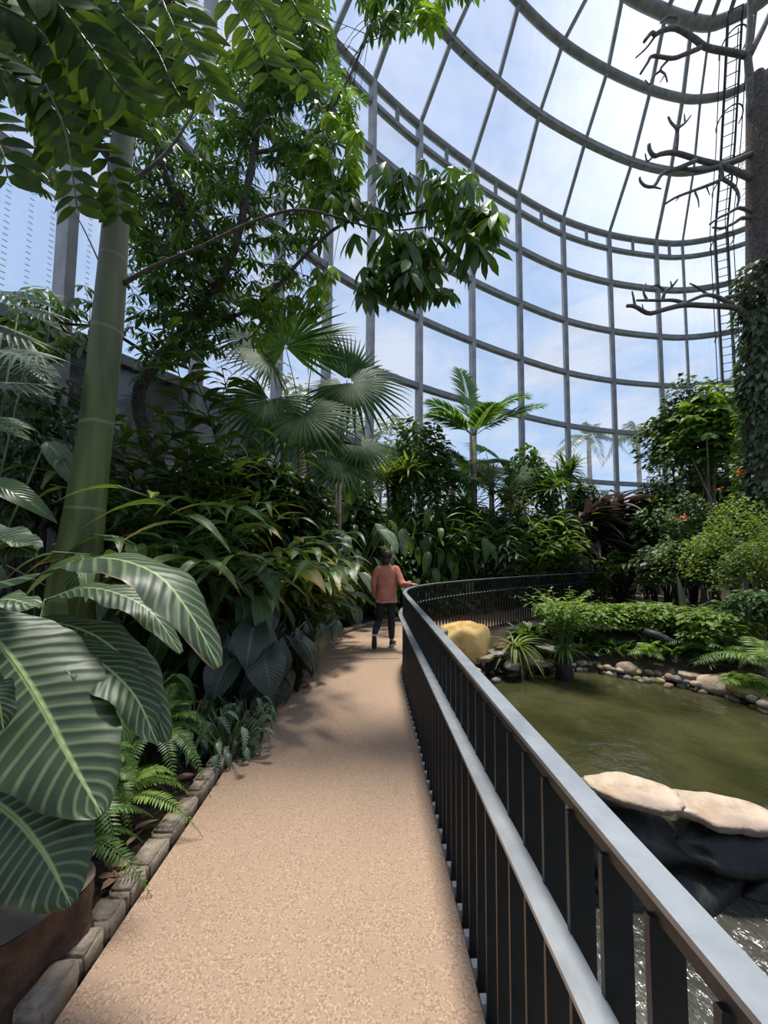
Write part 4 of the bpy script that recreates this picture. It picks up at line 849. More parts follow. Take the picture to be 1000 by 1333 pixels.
# wooden lattice and posts in the shade
for i, (px, Z, w, lab) in enumerate([(45, 6.0, 1.7, 'dark wooden lattice fence left of the green trunk'), (215, 6.9, 2.0, 'dark wooden lattice fence right of the green trunk')]):
    c = base(X(px, Z), Z); rt = thing('lattice_fence', lab, 'fence', c); mb = MB()
    a = .65
    for k in range(int(w/.16)): t = -w/2+k*.16; mb.box((c.x+t*math.cos(a), c.y+t*math.sin(a), c.z+1.3), (.05, .03, 2.7))
    mb.build('slats', M_dark, rt, smooth=False); 
    for z in (.3, 1.2, 2.1, 2.6): mb = MB(); mb.box((c.x, c.y, c.z+z), (w, .035, .06), Matrix.Rotation(a, 3, 'Z')); mb.build('cross_rail', M_dark, rt, smooth=False)
    for s in (-1, 1):
        mb = MB(); mb.box((c.x+s*w/2*math.cos(a), c.y+s*w/2*math.sin(a), c.z+1.55), (.2, .2, 3.2), Matrix.Rotation(a, 3, 'Z')); mb.build('post', M_conc, rt, smooth=False)
# ================================================================== PALMS and the far belt
rt = thing('livistona_palm', 'fan palm with broad pleated leaves standing left of the glass wall', 'palm', base(X(392, 8.2), 8.2))
hub = Vector(ORG[rt.name]); LV = [((372, 452, 7.4), (-.02, -.1, 1), 1.12), ((350, 470, 7.5), (-.8, -.3, .2), .9), ((350, 520, 7), (-.3, -.5, -.9), 1.0), ((395, 540, 6.8), (.35, -.6, -.8), 1.0), ((330, 440, 8), (-.6, .1, .5), .9), ((410, 445, 7.6), (.75, -.1, .55), .75), ((440, 600, 7.0), (.8, -.4, -.6), .8)]
fanpalm(rt, ORG[rt.name], [(at(*a), b, s) for a, b, s in LV], 1.22, G_fan, 5, 4.0)
rt = thing('livistona_palm', 'fan palm with one upright fan and one spreading down in front of the glass', 'palm', base(X(440, 8.4), 8.4))
LV = [((452, 494, 7.4), (-.10, 0, 1), 1.0), ((458, 498, 7.3), (.85, -.25, -.50), 1.05), ((447, 505, 7.6), (-.85, -.2, -.1), .75), ((425, 560, 7.4), (-.4, -.5, -.7), .8), ((470, 580, 7.4), (.7, -.5, -.5), .75), ((450, 600, 7.2), (.2, -.6, -.8), .75)]
fanpalm(rt, ORG[rt.name], [(at(*a), b, s) for a, b, s in LV], 1.22, G_fan, 6, 3.3, tpls=[fan_t(22, 2.2, .5, 8), T_FAN[1], fan_t(26, 3.0, .5, 8)])
# young feather palm with pale trunk
c = base(X(617, 11.6), 11.6); rt = thing('feather_palm', 'young feather palm with pale trunk and upright yellow green frond before the glass', 'palm', c)
palm(rt, c, Ztop(566, 11.6)-c.z, 8, 2.9, .82, G_palm, 3, 46, (.18, .42), tr=.09, vee=.3, tm=M_kerb, tpl=leaf_t(.10, 4, .1, .35, 'lance'), azs=[(1.85, 1.36, 1.5), (3.25, .85, .85), (-.15, .95, 1.0), (-.2, .60, 1.0), (-1.4, .6, .7), (3.6, .5, .8), (.6, 1.0, .8), (2.6, .9, .8)])
# second row helper for table-driven plants
BK = [ # px, Z, kind, top py, material, label
 (522, 11.4, 'dra', 560, G_yel, 'yellow green bushy plant at the foot of the glass left of the feather palm'),
 (548, 11.8, 'shr', 560, G_mid, 'leafy shrub against the glass wall left of the feather palm trunk'),
 (590, 12.4, 'fan', 570, G_fan, 'low fan palm close behind the feather palm trunk'),
 (592, 10.9, 'dra', 610, G_mid, 'spiky green dragon plant in front of the feather palm'),
 (655, 11.6, 'dra', 600, G_grey, 'dark spiky dragon plant right of the feather palm trunk'),
 (640, 13.4, 'fan', 565, G_fan, 'fan palm crown at the glass right of the feather palm'),
 (690, 13.2, 'shr', 585, G_mid, 'green shrub at the glass in the middle of the far belt'),
 (720, 12.4, 'dra', 580, G_mid, 'tall dragon plant left of the maroon strap plant'),
 (745, 14.0, 'dra', 570, G_mid, 'slender dragon plant against the glass by the maroon strap plant'),
 (690, 11.8, 'can', 655, G_lite, 'light green ginger with bright tips behind the curved railing'),
 (655, 11.2, 'can', 660, G_mid, 'ginger clump behind the left half of the curved railing'),
 (640, 10.9, 'can', 690, G_grey, 'grey green ginger above the root ball'),  # pale leaf colour stands in for white highlights on glossy leaves
 (725, 12.2, 'can', 645, G_lite, 'light ginger left of the maroon strap plant'),  # light leaf colour, again in place of highlights on the belt
 (600, 10.6, 'can', 640, G_mid, 'glossy ginger rising over the ochre boulder'),
 (560, 10.4, 'clm', 665, G_mid, 'broad leaved clump just right of the walking person'),
 (600, 10.9, 'clm', 680, G_mid, 'green broad leaved clump above the ochre boulder'),
 (540, 11.4, 'clm', 630, G_dark, 'tall dark broad leaved clump behind the walker\'s shoulder'),
 (485, 10.2, 'clm', 600, G_mid, 'broad leaved clump below the spreading fan palm'),
 (735, 12.4, 'can', 690, G_grey, 'grey green ginger clump in shade behind the curved railing'),
 (782, 12.2, 'can', 705, G_lite, 'low green ginger under the maroon strap plant'),
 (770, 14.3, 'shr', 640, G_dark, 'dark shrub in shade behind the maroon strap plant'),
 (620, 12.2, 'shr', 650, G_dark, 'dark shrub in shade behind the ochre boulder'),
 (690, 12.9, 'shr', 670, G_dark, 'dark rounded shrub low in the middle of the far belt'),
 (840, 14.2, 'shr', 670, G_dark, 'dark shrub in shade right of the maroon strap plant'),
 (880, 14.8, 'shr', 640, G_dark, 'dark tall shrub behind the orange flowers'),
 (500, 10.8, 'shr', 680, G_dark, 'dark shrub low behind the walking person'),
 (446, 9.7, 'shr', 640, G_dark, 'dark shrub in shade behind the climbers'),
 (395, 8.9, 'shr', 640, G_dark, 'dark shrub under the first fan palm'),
 (560, 11.0, 'fern2', 720, G_fern, 'fern at the path edge behind the near end of the curved railing'),
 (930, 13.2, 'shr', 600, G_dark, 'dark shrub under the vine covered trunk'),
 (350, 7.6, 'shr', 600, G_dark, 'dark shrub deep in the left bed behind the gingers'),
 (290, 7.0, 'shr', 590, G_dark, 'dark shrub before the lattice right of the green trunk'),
]
for i, (px, Z, k, top, m, lab) in enumerate(BK):
    nm = {'dra': 'dragon_plant', 'shr': 'shrub', 'fan': 'fan_palm', 'can': 'ginger', 'clm': 'broad_leaf_plant', 'fern2': 'fern'}[k]
    rt, b = plant(nm, lab, {'fan': 'palm', 'shr': 'shrub', 'fern2': 'fern'}.get(k, 'plant'), px, Z); H = Ztop(top, Z, px)-b.z; sd_ = 400+i
    if k == 'dra':
        r = rr(sd_); mb = MB(); sm = MB(); tp = leaf_t(.10, 6, .3, .45, 'strap')
        for h in range(7):
            q = np.array(b)+np.array([r.uniform(-.6, .6), r.uniform(-.6, .6), H*r.uniform(.35, .82)]); n = 46; az = r.uniform(0, 2*pi, n)
            mb.inst(tp, frames(dirs(az, r.uniform(-.1, 1.4, n)), UP+r.uniform(-.1, .1, (n, 3)), r.uniform(.6, 1.0, n)), q+np.stack([az*0, az*0, r.uniform(-.35, .1, n)], 1)); sm.tube([np.array(b)-UP*.05, (np.array(b)+q)/2+r.uniform(-.1, .1, 3), q], [.035, .025], 6)
        mb.build('foliage', m, rt); sm.build('stem', M_stemb, rt)
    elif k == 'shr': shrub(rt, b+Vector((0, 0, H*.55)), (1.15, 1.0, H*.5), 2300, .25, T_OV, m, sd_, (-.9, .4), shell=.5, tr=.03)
    elif k == 'fan': fanauto(rt, b, H*.72, 13, 1.0, .85, m, sd_)
    elif k == 'can': canes(rt, b, 16, H*1.15, .5, .58, leaf_t(.2, 6, .15, .5, 'ov'), m, sd_, 12)
    elif k == 'clm': clump(rt, b, 60, (.4, H*.95), .55, T_BIG, m, sd_, (-1.1, -.1), .38)
    elif k == 'fern2': fern(rt, b+Vector((0, 0, .2)), 16, .9, .2, m, sd_, 18, tpl=T_PINB)
# maroon strap leaved plant
rt, b = plant('cordyline', 'large dark maroon strap leaved plant in the far belt at centre right', 'plant', 805, 13.0)
r = rr(9); mb = MB(); sm = MB(); tp = leaf_t(.13, 9, .3, .55, 'strap')
for h in range(17):
    q = np.array(b)+np.array([r.uniform(-1.5, 1.0), r.uniform(-.7, .5), r.uniform(.9, 3.4)]); n = 30; az = r.uniform(-1.1, .9, n)*r.choice([1, 1, 1, 2.5], n)
    mb.inst(tp, frames(dirs(az, r.uniform(.1, 1.1, n)), UP+r.uniform(-.3, .3, (n, 3)), r.uniform(1.1, 1.8, n)), np.tile(q, (n, 1))); sm.tube([np.array(b)-UP*.05, q], [.04, .03], 6)
mb.build('foliage', G_red, rt); sm.build('stem', M_stemb, rt)
# low strip at the path's outer edge (lit ground plants behind the curved railing)
for i in range(9):
    px = 540+i*36; Z = [9.9, 10.5, 11.3, 12.0, 12.8, 13.6, 14.3, 14.8, 15.2][i]; where = ['at the left end', 'one third from the left', 'above the ochre boulder', 'left of centre', 'at the centre', 'right of centre', 'behind the pond plants', 'near its right end', 'past its right end'][i]
    rt, b = plant('ground_cover', 'low leafy ground cover behind the curved railing, '+where, 'plant', px, Z); shrub(rt, b+Vector((0, 0, .35)), (1.2, .5, .75), 700, .2, T_OV, [G_mid, G_grey, G_dark][i % 3], 470+i, (-.9, .3), False)
# ------------------------------------------------------------------ right hand side
rt, b = plant('glossy_tree', 'small tree with dark glossy leaves rising right of the maroon strap plant', 'tree', 893, 12.4)
shrub(rt, at(893, 585, 12.4), (1.25, 1.1, 2.0), 4800, .2, T_OV, G_dark, 501, (-.9, .5), shell=.35, mat2=G_grey, frac2=.25, tr=.06, lump=.5)
rt, b = plant('lobed_leaf_tree', 'bush with bright green lobed leaves in front of the glossy tree', 'tree', 927, 11.2)
r = rr(5); n = 240; u = r.normal(size=(n, 3)); u /= np.linalg.norm(u, axis=1)[:, None]; q = np.array(at(925, 555, 11.2))+u*[1.05, .9, 1.35]*r.uniform(.4, 1, (n, 1))
SP = np.array([list(b)]); palmates(rt, q, .42, G_lite, 6, T_LOBE, False); mb = MB()
for i in range(6): mb.tube([np.array(b), np.array(b)*.5+q[i]*.5, q[i*7]], [.05, .02], 6)
mb.build('stem', M_kerb, rt)
rt, b = plant('feathery_palm', 'dark feathery palm fronds left of the small leaved bush', 'palm', 925, 10.4)
palm(rt, b, 1.7, 12, 1.9, .4, G_dark, 8, 34, (.35, .7), (.2, 1.2), .05, .1)
rt, b = plant('feathery_palm', 'grey green feather palm below the vine covered trunk', 'palm', 985, 11.5)
palm(rt, b, 3.4, 12, 1.9, .45, G_grey, 12, 34, (.35, .7), (.3, 1.3), .05, .1)
SB = [(955, 8.6, 665, 1.2, 2200, .085, G_yel, G_lite, 'dense yellow green bush with tiny leaves on the right bank'), (985, 7.6, 700, .9, 1700, .08, G_yel, G_mid, 'small leaved bush at the right edge just above the pond fern'), (1010, 9.6, 610, 1.3, 1900, .10, G_mid, G_yel, 'tall small leaved bush cut by the right edge of the view'),
      (905, 9.8, 700, 1.0, 1500, .10, G_mid, G_lite, 'rounded small leaved bush right of the strap leaved lilies'), (925, 9.8, 640, 1.0, 1400, .14, G_grey, G_mid, 'grey green leafy bush beside the orange flowers')]
for i, (px, Z, top, rad, n, L_, m, m2, lab) in enumerate(SB):
    rt, b = plant('small_leaf_bush', lab, 'shrub', px, Z); H = Ztop(top, Z, px)-b.z; shrub(rt, b+Vector((0, 0, H*.55)), (rad, rad*.8, H*.5), int(n*1.6), L_, T_SML, m, 520+i, (-.6, .7), shell=.55, mat2=m2, frac2=.4, tr=.02, lump=.35)
for i, (px, py, Z, lab) in enumerate([(890, 675, 9.3, 'orange flower cluster at the left of the grey green bush'), (963, 615, 8.8, 'orange flower cluster among leaves under the vine covered trunk'), (938, 638, 9.0, 'small orange bloom between the two flower clusters')]):
    c = at(px, py, Z); rt = thing('orange_flower', lab, 'flower', c-Vector((0, 0, .1))); mb = MB(); r = rr(i); n = 22; az = r.uniform(0, 2*pi, n)
    mb.inst(leaf_t(.5, 4, .1, .4), frames(dirs(az, r.uniform(-.2, 1.3, n)), UP+r.uniform(-.4, .4, (n, 3)), r.uniform(.07, .13, n)*(1 if i < 2 else .6)), np.array(list(c))+r.uniform(-.06, .06, (n, 3))); mb.build('petals', M_flower, rt)
    mb = MB(); mb.tube([c-Vector((.05, 0, .5)), c], .008, 5); mb.build('stem', M_stem, rt)
# lilies / bromeliads on the bank
rt, b = plant('strap_lily', 'strap leaved lily with broad upright leaves at the right end of the curved railing', 'plant', 868, 8.9); rosette(rt, b, 40, .75, T_STR2, G_mid, (.3, 1.45), .12, 31)
rt, b = plant('strap_lily', 'paler strap leaved lily just right of the first, with one tall spear leaf', 'plant', 893, 8.7); rosette(rt, b, 34, .65, T_STR2, G_grey, (.3, 1.45), .12, 32)
mb = MB(); mb.inst(leaf_t(.16, 7, .2, .05, 'strap'), frames(np.array([[-.08, 0, 1.]]), np.array([[0, -1., .1]]), [1.15]), np.array([list(b+Vector((-.12, 0, .1)))])); mb.build('spear_leaf', G_grey, rt)
# pond-edge ground cover masses
GCV = [(775, 7.95, 1.0, 'bright leafy ground cover mass on the far bank behind the pond rocks'), (815, 8.1, .9, 'bright leafy ground cover at the middle of the far bank'), (850, 7.7, .8, 'ground cover right of centre on the far bank above the logs'), (740, 8.5, .7, 'ground cover beside the papyrus at the left of the far bank'), (900, 7.4, .8, 'ground cover on the bank behind the fallen logs'), (930, 6.9, .7, 'ground cover on the right bank below the small leaved bushes')]
for i, (px, Z, rad, lab) in enumerate(GCV):
    rt, b = plant('ground_cover', lab, 'plant', px, Z); shrub(rt, b+Vector((0, 0, .28)), (rad, .5, .38), 1300, .14, T_OV, G_lite if i != 4 else G_mid, 540+i, (-.3, .5), False, .4, G_yel, .4)
FE = [(905, 6.9, .85, G_fern2, 'pale green fern spreading over the logs on the far bank', 15), (990, 5.6, 1.0, G_fern2, 'big bright fern arching from the right edge over the pond', 15), (950, 6.3, .8, G_fern, 'fern between the logs and the big bright fern', 12), (960, 5.9, .6, G_fern2, 'low bright fern beside the mossy bank rock', 11), (840, 7.1, .5, G_fern2, 'small fern with pale leaflets dipping to the pond rocks', 9)]
for i, (px, Z, L_, m, lab, n) in enumerate(FE):
    rt, b = plant('bank_fern', lab, 'fern', px, Z); fern(rt, b+Vector((0, 0, .15 if i != 1 else .5)), n, L_, .24, m, 560+i, 20, (.3, 1.2), .7, tpl=T_PINB, sm_r=.006)
rt, b = plant('spider_grass', 'arching grass tuft hanging over a dark root ball right of the ochre boulder', 'plant', 668, 7.35); c = b+Vector((0, 0, .42)); rosette(rt, c, 60, .62, leaf_t(.07, 7, .25, .95, 'strap'), G_yel, (-.1, 1.3), .02, 41)
mb = MB(); r = rr(3); 
bm = bmesh.new(); bmesh.ops.create_icosphere(bm, subdivisions=3, radius=1)
for v in bm.verts: v.co = Vector((v.co.x*.36, v.co.y*.3, v.co.z*.36))*(1+.35*mnoise.noise(v.co*3.3))
me = bpy.data.meshes.new('root_ball'); bm.to_mesh(me); bm.free(); me.materials.append(pmat('root_ball', (.06, .035, .02), (.25, .15, .08), 20, .95, 1, 30)); o = bpy.data.objects.new('root_ball', me); C.objects.link(o); o.location = (-.14, 0, .18); o.parent = rt
# papyrus-like plant standing in the pond on a dark clump
c = hit(735, 884, -.6); rt = thing('pond_plant', 'leafy green plant growing on a dark stump standing in the pond', 'plant', (c.x, c.y, -.62))
mb = MB(); mb.tube([(c.x, c.y, -.9), (c.x, c.y, -.45), (c.x-.02, c.y, -.15), (c.x, c.y, 0)], [.17, .15, .10, .06], 12); mb.build('stump', M_wet, rt)
canes(rt, (c.x, c.y, -.25), 34, 1.6, .42, .20, leaf_t(.3, 5, .1, .4, 'ov'), G_lite, 44, 10, .007, droop=.3, start=.35)
rosette(rt, (c.x, c.y, -.12), 40, .3, leaf_t(.12, 6, .2, .9, 'strap'), G_fern2, (-.1, 1.2), .05, 45, name='drooping_leaves')

# ------------------------------------------------------------------ rocks
def rock(name, c, s, mat, label, cat='rock', group=None, seed=0, rz=0, amp=.22, flat=0, sub=3):
    bm = bmesh.new(); bmesh.ops.create_icosphere(bm, subdivisions=sub, radius=1)
    off = Vector((seed*7.3, seed*1.7, 0))
    for v in bm.verts:
        n = v.co.copy(); k = 1+amp*mnoise.noise(n*1.3+off)+amp*.4*mnoise.noise(n*3.1+off)
        if flat: n.z = max(-1, min(1, n.z*2.2)); h = Vector((n.x, n.y, 0)); 
        v.co = Vector((n.x*s[0]*k, n.y*s[1]*k, n.z*s[2]*(1 if flat else k)+(.1*s[2]*mnoise.noise(n*4+off))))
    q = rr(seed+900)                                   # chip flat faces off it
    for k in range(11 if not flat else 0):
        nn = Vector(q.normal(size=3)).normalized(); nn.z = abs(nn.z)*.8; nn.normalize(); dd = q.uniform(.74, .93)
        for v in bm.verts:
            p = Vector((v.co.x/s[0], v.co.y/s[1], v.co.z/s[2])); e = p.dot(nn)-dd
            if e > 0: p -= nn*e*.92; v.co = Vector((p.x*s[0], p.y*s[1], p.z*s[2]))
    me = bpy.data.meshes.new(name); bm.to_mesh(me); bm.free(); me.materials.append(mat)
    for p in me.polygons: p.use_smooth = True
    o = bpy.data.objects.new(name, me); C.objects.link(o); o.location = c; o.rotation_euler = (0, 0, rz)
    return tag(o, label, cat, group)
def slab(name, c, s, mat, label, cat='stone', seed=0, rz=0, tilt=(0, 0), n=13):   # split flat stone with ragged layered edge
    q = rr(seed+50); a = np.linspace(0, 2*pi, n, endpoint=False)+q.uniform(-.13, .13, n); rad = q.uniform(.82, 1.08, n)
    A = np.linspace(0, 2*pi, 64, endpoint=False); R = np.interp(A, np.concatenate([a-2*pi, a, a+2*pi]), np.tile(rad, 3)); mb = MB(); V = []
    lv = [(-1, .80), (-.75, .93), (-.5, .90), (-.2, 1.0), (.1, .97), (.4, 1.02), (.75, .985), (.95, .95), (1.0, .8), (1.02, .55), (1.03, .3), (1.0, .0)]
    for k, (z, m) in enumerate(lv):
        j = q.uniform(-.025, .025, 64) if z < .9 else np.zeros(64)
        for i in range(64):
            x, y = math.cos(A[i])*s[0]*R[i]*(m+j[i]), math.sin(A[i])*s[1]*R[i]*(m+j[i]); V.append((x, y, z*s[2]+.014*mnoise.noise(Vector((x*5, y*5, seed)))+.006*mnoise.noise(Vector((x*17, y*17, seed)))))
    mb.add(V, [[k*64+i, k*64+(i+1) % 64, (k+1)*64+(i+1) % 64, (k+1)*64+i] for k in range(len(lv)-1) for i in range(64)]); mb.add(V[:64], [[i, (i+1) % 64, (i+2) % 64] for i in range(0, 64, 2)])
    o = mb.build(name, mat, None, smooth=True); o.location = c; o.rotation_euler = (tilt[0], tilt[1], rz); return tag(o, label, cat)
b_ = at(602, 829, 7.0)
rock('boulder', (b_.x, 7.0, .06), (.54, .45, .40), M_boul, 'large rounded ochre yellow boulder at the pond corner behind the railing', 'boulder', seed=11, amp=.2, sub=4)
slab('flat_stone', at(824, 1027, 3.2)+Vector((0, 0, -.03)), (.36, .21, .035), M_slab, 'pale tan flat stone bridging the weir, nearest the railing', seed=2, rz=-.25, tilt=(.08, .05))
slab('flat_stone', at(945, 1054, 3.12)+Vector((0, 0, -.03)), (.44, .21, .04), M_slab, 'second flat stone on the weir, right of the pale one', seed=7, rz=-.18, tilt=(.1, .07))
slab('flat_stone', at(770, 1022, 3.3)+Vector((0, 0, -.03)), (.17, .14, .03), M_rockb, 'small reddish stone at the left end of the weir beside the rail', seed=6)
# dark wet ledges under the flat stones
for i, (x, y, z, sx, sy, sz, lab) in enumerate([(2.0, 3.2, -.66, .62, .24, .19, 'upper black wet ledge beneath the pale flat stone'), (2.95, 3.16, -.68, .6, .24, .18, 'black wet ledge beneath the second flat stone'), (3.9, 3.3, -.70, .65, .3, .24, 'black wet ledge at the right end of the weir'), (1.1, 3.2, -.68, .6, .28, .22, 'black wet ledge hidden by the railing at the left of the weir'), (2.2, 3.08, -.96, .8, .22, .16, 'lower black wet rock at the foot of the weir'), (3.5, 3.06, -.96, .7, .22, .16, 'lower black wet rock at the right foot of the weir'), (5.0, 3.1, -.70, .7, .3, .3, 'dark rock where the weir meets the right bank'), (6.2, 3.1, -.65, .8, .4, .35, 'dark rock on the right bank beyond the weir')]):
    rock('weir_rock', (x, y, z), (sx, sy*1.1, sz*1.2), M_wet, lab, seed=20+i, amp=.35, sub=4, rz=.1*math.sin(i*3))
# larger named stones along the far edge
NS = [(592, 862, 6.6, .30, .20, .07, M_rockb, 'tan flat stone in front of the ochre boulder'), (628, 856, 6.75, .22, .2, .06, M_rockb, 'flat stone at the right foot of the ochre boulder'), (612, 873, 6.3, .18, .16, .07, M_slab, 'small pale stone below the boulder at the water'), (568, 822, 6.9, .22, .3, .08, M_rockb, 'pinkish stone between the railing and the ochre boulder'),
      (645, 850, 7.15, .28, .2, .05, M_rockg, 'thin grey slab below the root ball'), (717, 845, 7.7, .42, .25, .06, M_rockg, 'grey slab under the papyrus like plant'), (772, 848, 7.8, .42, .3, .06, M_rockg, 'large flat grey slab behind the pond plant'), (815, 870, 7.1, .2, .2, .12, M_rockb, 'brownish stone at the water right of the pond plant'),
      (848, 862, 7.2, .3, .2, .11, M_moss, 'mossy stone on the middle of the far edge'), (878, 852, 7.2, .3, .2, .12, M_moss, 'moss topped stone below the fallen logs'), (900, 878, 6.7, .35, .2, .08, M_rockb, 'rusty tan slab at the water right of centre'), (862, 881, 6.85, .14, .1, .05, M_slab, 'small pale stone lying in the water'),
      (945, 893, 6.2, .45, .3, .16, M_slab, 'long pale bank rock at the right side of the pond'), (978, 898, 5.9, .35, .3, .14, M_moss, 'orange mossy bank rock at the right edge'), (920, 862, 6.9, .5, .3, .15, M_moss, 'mossy mound right of the fallen logs'), (945, 838, 7.3, .35, .25, .14, M_rockb, 'brown rock behind the mossy mound'), (705, 868, 7.3, .25, .2, .08, M_wet, 'wet black stone left of the pond plant'), (665, 866, 7.0, .3, .2, .09, M_wet, 'wet black stone below the thin grey slab')]
for i, (px, py, Z, a, b, h, m, lab) in enumerate(NS):
    (slab('pond_stone', at(px, py, Z), (a, b, h*.7), m, lab, seed=40+i, rz=i) if h < .09 else rock('pond_stone', at(px, py, Z), (a, b, h), m, lab, seed=40+i, rz=i))
r = rr(77)
far = [(1.15, 6.25), (1.6, 6.65), (2.3, 7.0), (3.0, 7.45), (4.0, 7.4), (4.8, 6.9), (5.45, 6.35), (5.75, 5.7), (5.7, 5.1)]
S = resample(spline(far, 80), .075)
for i, p in enumerate(S):
    for k in range(2):
        q = p+r.uniform(-.13, .13, 2)+np.array([0, .12*k]); sz = r.uniform(.035, .085); wl = q[0] < 3.3 and r.rand() < .6
        m = M_wet if wl else [M_rockg, M_rockb, M_slab, M_rockg, M_moss][r.randint(5)]
        rock('pebble', (q[0], q[1], -.60+.10*k+sz*.3), (sz*1.3, sz, sz*.75), m, 'fist sized wet pebble at the far waterline of the pond', 'stone', 'pebbles along the far pond edge', 100+i*2+k, r.uniform(0, 3), sub=2)
for i, (p1, p2, r_, lab) in enumerate([((838, 822, 7.3), (905, 850, 6.9), .085, 'dark wet log lying across the far bank, nearest the water'), ((868, 822, 7.6), (955, 846, 7.2), .10, 'dark log behind the first log on the far bank'), ((830, 838, 7.5), (790, 838, 7.7), .07, 'short dark branch lying behind the grey slab')]):
    a, b = at(*p1), at(*p2); m_ = (a+b)/2; mb = MB(); mb.tube([a, a.lerp(b, .3)+Vector((0, 0, .03)), a.lerp(b, .7), b], [r_*.8, r_, r_*.9, r_*.7], 12); tag(recenter(mb.build('log', M_log)), lab, 'log')

# ------------------------------------------------------------------ dead tree with vine
ZT = 9.2
c = at(1006, 700, ZT); rt = thing('dead_tree', 'bare dead grey tree trunk with forked twigless branches at the right edge', 'tree', (c.x, ZT, gz(c.x, ZT)))
mb = MB(); P = [Vector((c.x, ZT, -.2)), at(1000, 500, ZT), at(996, 300, ZT), at(993, 180, ZT), at(989, 125, ZT), at(986, 96, ZT)]
mb.tube(spline(P, 40), [.50, .42, .38, .34, .28, .14], 18); mb.build('trunk', M_bark, rt)
BR = [([(980, 150), (976, 100), (974, 72), (977, 25), (976, -20)], .11), ([(975, 74), (998, 28), (1015, -15)], .09), ([(990, 110), (1010, 90), (1030, 80)], .07), ([(974, 73), (950, 68), (920, 62), (903, 50), (880, 37), (862, 40), (853, 45), (848, 43), (839, 54)], .085), ([(855, 44), (842, 62), (828, 75)], .035), ([(880, 37), (884, 25), (870, 22), (860, 30)], .045),
      ([(912, 62), (893, 70), (875, 76), (850, 73), (843, 82), (834, 96)], .06), ([(872, 76), (860, 90), (866, 97), (869, 107)], .035), ([(860, 92), (850, 100), (846, 110), (840, 104)], .03), ([(866, 97), (859, 108)], .02),
      ([(980, 233), (955, 222), (937, 215), (920, 211), (906, 207), (879, 199), (862, 200), (852, 203), (846, 196), (845, 188)], .085), ([(880, 197), (882, 180), (881, 168), (874, 160), (870, 152)], .05), ([(881, 168), (892, 160), (900, 150)], .035), ([(892, 160), (891, 148)], .025), ([(852, 202), (843, 210), (840, 200)], .03),
      ([(906, 209), (885, 218), (863, 226), (855, 238), (850, 243), (840, 242), (834, 236), (833, 231)], .055), ([(850, 243), (861, 246)], .03), ([(980, 200), (950, 212), (915, 222), (890, 220), (866, 222)], .07),
      ([(937, 217), (940, 232), (925, 240), (901, 249), (880, 257), (865, 266)], .05), ([(940, 232), (956, 243), (962, 256), (960, 268)], .05), ([(905, 250), (909, 260), (910, 270)], .025), ([(920, 243), (924, 254)], .02), ([(885, 255), (880, 262)], .02),
      ([(980, 276), (968, 272), (960, 271), (948, 278), (937, 283), (924, 292)], .05), ([(980, 284), (966, 284), (955, 291), (940, 297), (928, 296)], .05),
      ([(985, 418), (970, 408), (955, 400), (924, 398), (892, 397), (865, 403), (845, 408), (827, 399), (816, 398)], .085), ([(827, 399), (825, 388), (823, 379)], .035), ([(838, 404), (836, 396)], .02), ([(955, 398), (935, 387), (919, 384), (900, 391), (881, 398)], .06), ([(895, 396), (878, 391), (861, 391), (838, 391), (829, 391)], .05), ([(863, 390), (866, 380), (875, 373), (882, 364)], .045), ([(875, 373), (873, 366)], .025), ([(865, 378), (855, 371), (848, 374)], .03), ([(842, 390), (838, 380), (841, 369)], .035), ([(945, 388), (960, 384), (976, 376)], .06), ([(922, 384), (908, 374), (898, 369)], .035)]
for i, (l, r_) in enumerate(BR):
    mb = MB(); pp = [at(x, y, ZT-.25*abs(math.sin(x*.013+i))*(978-min(x, 978))/150) for x, y in l]; mb.tube(spline(pp, len(l)*3), [r_*1.0, r_*.5], 7); mb.build('branch', M_wood, rt)
rt = thing('trunk_vine', 'thick leafy vine wrapped round the lower half of the dead tree trunk', 'vine', (c.x, ZT-.4, gz(c.x, ZT)))
r = rr(12); n = 2600; z = r.uniform(.3, Ztop(330, ZT), n); a = r.uniform(0, 2*pi, n); rad = (.25+.15*np.sin(np.clip((z-1)/(Ztop(330, ZT)-1), 0, 1)*pi)**.6)*r.uniform(.75, 1.15, n)*(1+.2*np.sin(z*2.3))
mb = MB(); mb.inst(leaf_t(.6, 4, .1, .4, 'heart'), frames(dirs(a+r.uniform(-.6, .6, n), r.uniform(-1.3, .1, n)), UP+r.uniform(-.4, .4, (n, 3)), r.uniform(.13, .24, n)), np.stack([c.x+np.cos(a)*rad, ZT+np.sin(a)*rad, z], 1)); mb.build('foliage', G_grey, rt)
n = 1500; z = r.uniform(.3, Ztop(335, ZT), n); a = r.uniform(0, 2*pi, n); rad = .42*r.uniform(.9, 1.25, n)
mb = MB(); mb.inst(T_OV, frames(dirs(a, r.uniform(-1.3, .1, n)), UP+r.uniform(-.4, .4, (n, 3)), r.uniform(.12, .2, n)), np.stack([c.x+np.cos(a)*rad, ZT+np.sin(a)*rad, z], 1)); mb.build('inner_foliage', G_dark, rt)
rt = thing('air_plant', 'dry brown bristly air plant tufts on the upper dead trunk', 'plant', at(984, 200, ZT-.3)); n = 500; pz = r.uniform(Ztop(300, ZT), Ztop(145, ZT), n); a = r.uniform(0, 2*pi, n)
mb = MB(); mb.inst(leaf_t(.06, 3, .1, .3, 'lance'), frames(dirs(a, r.uniform(-.5, 1.2, n)), UP+r.uniform(-.4, .4, (n, 3)), r.uniform(.12, .3, n)), np.stack([at(994, 220, ZT).x+np.cos(a)*.33, ZT+np.sin(a)*.33, pz], 1)); mb.build('bristles', M_dry, rt)

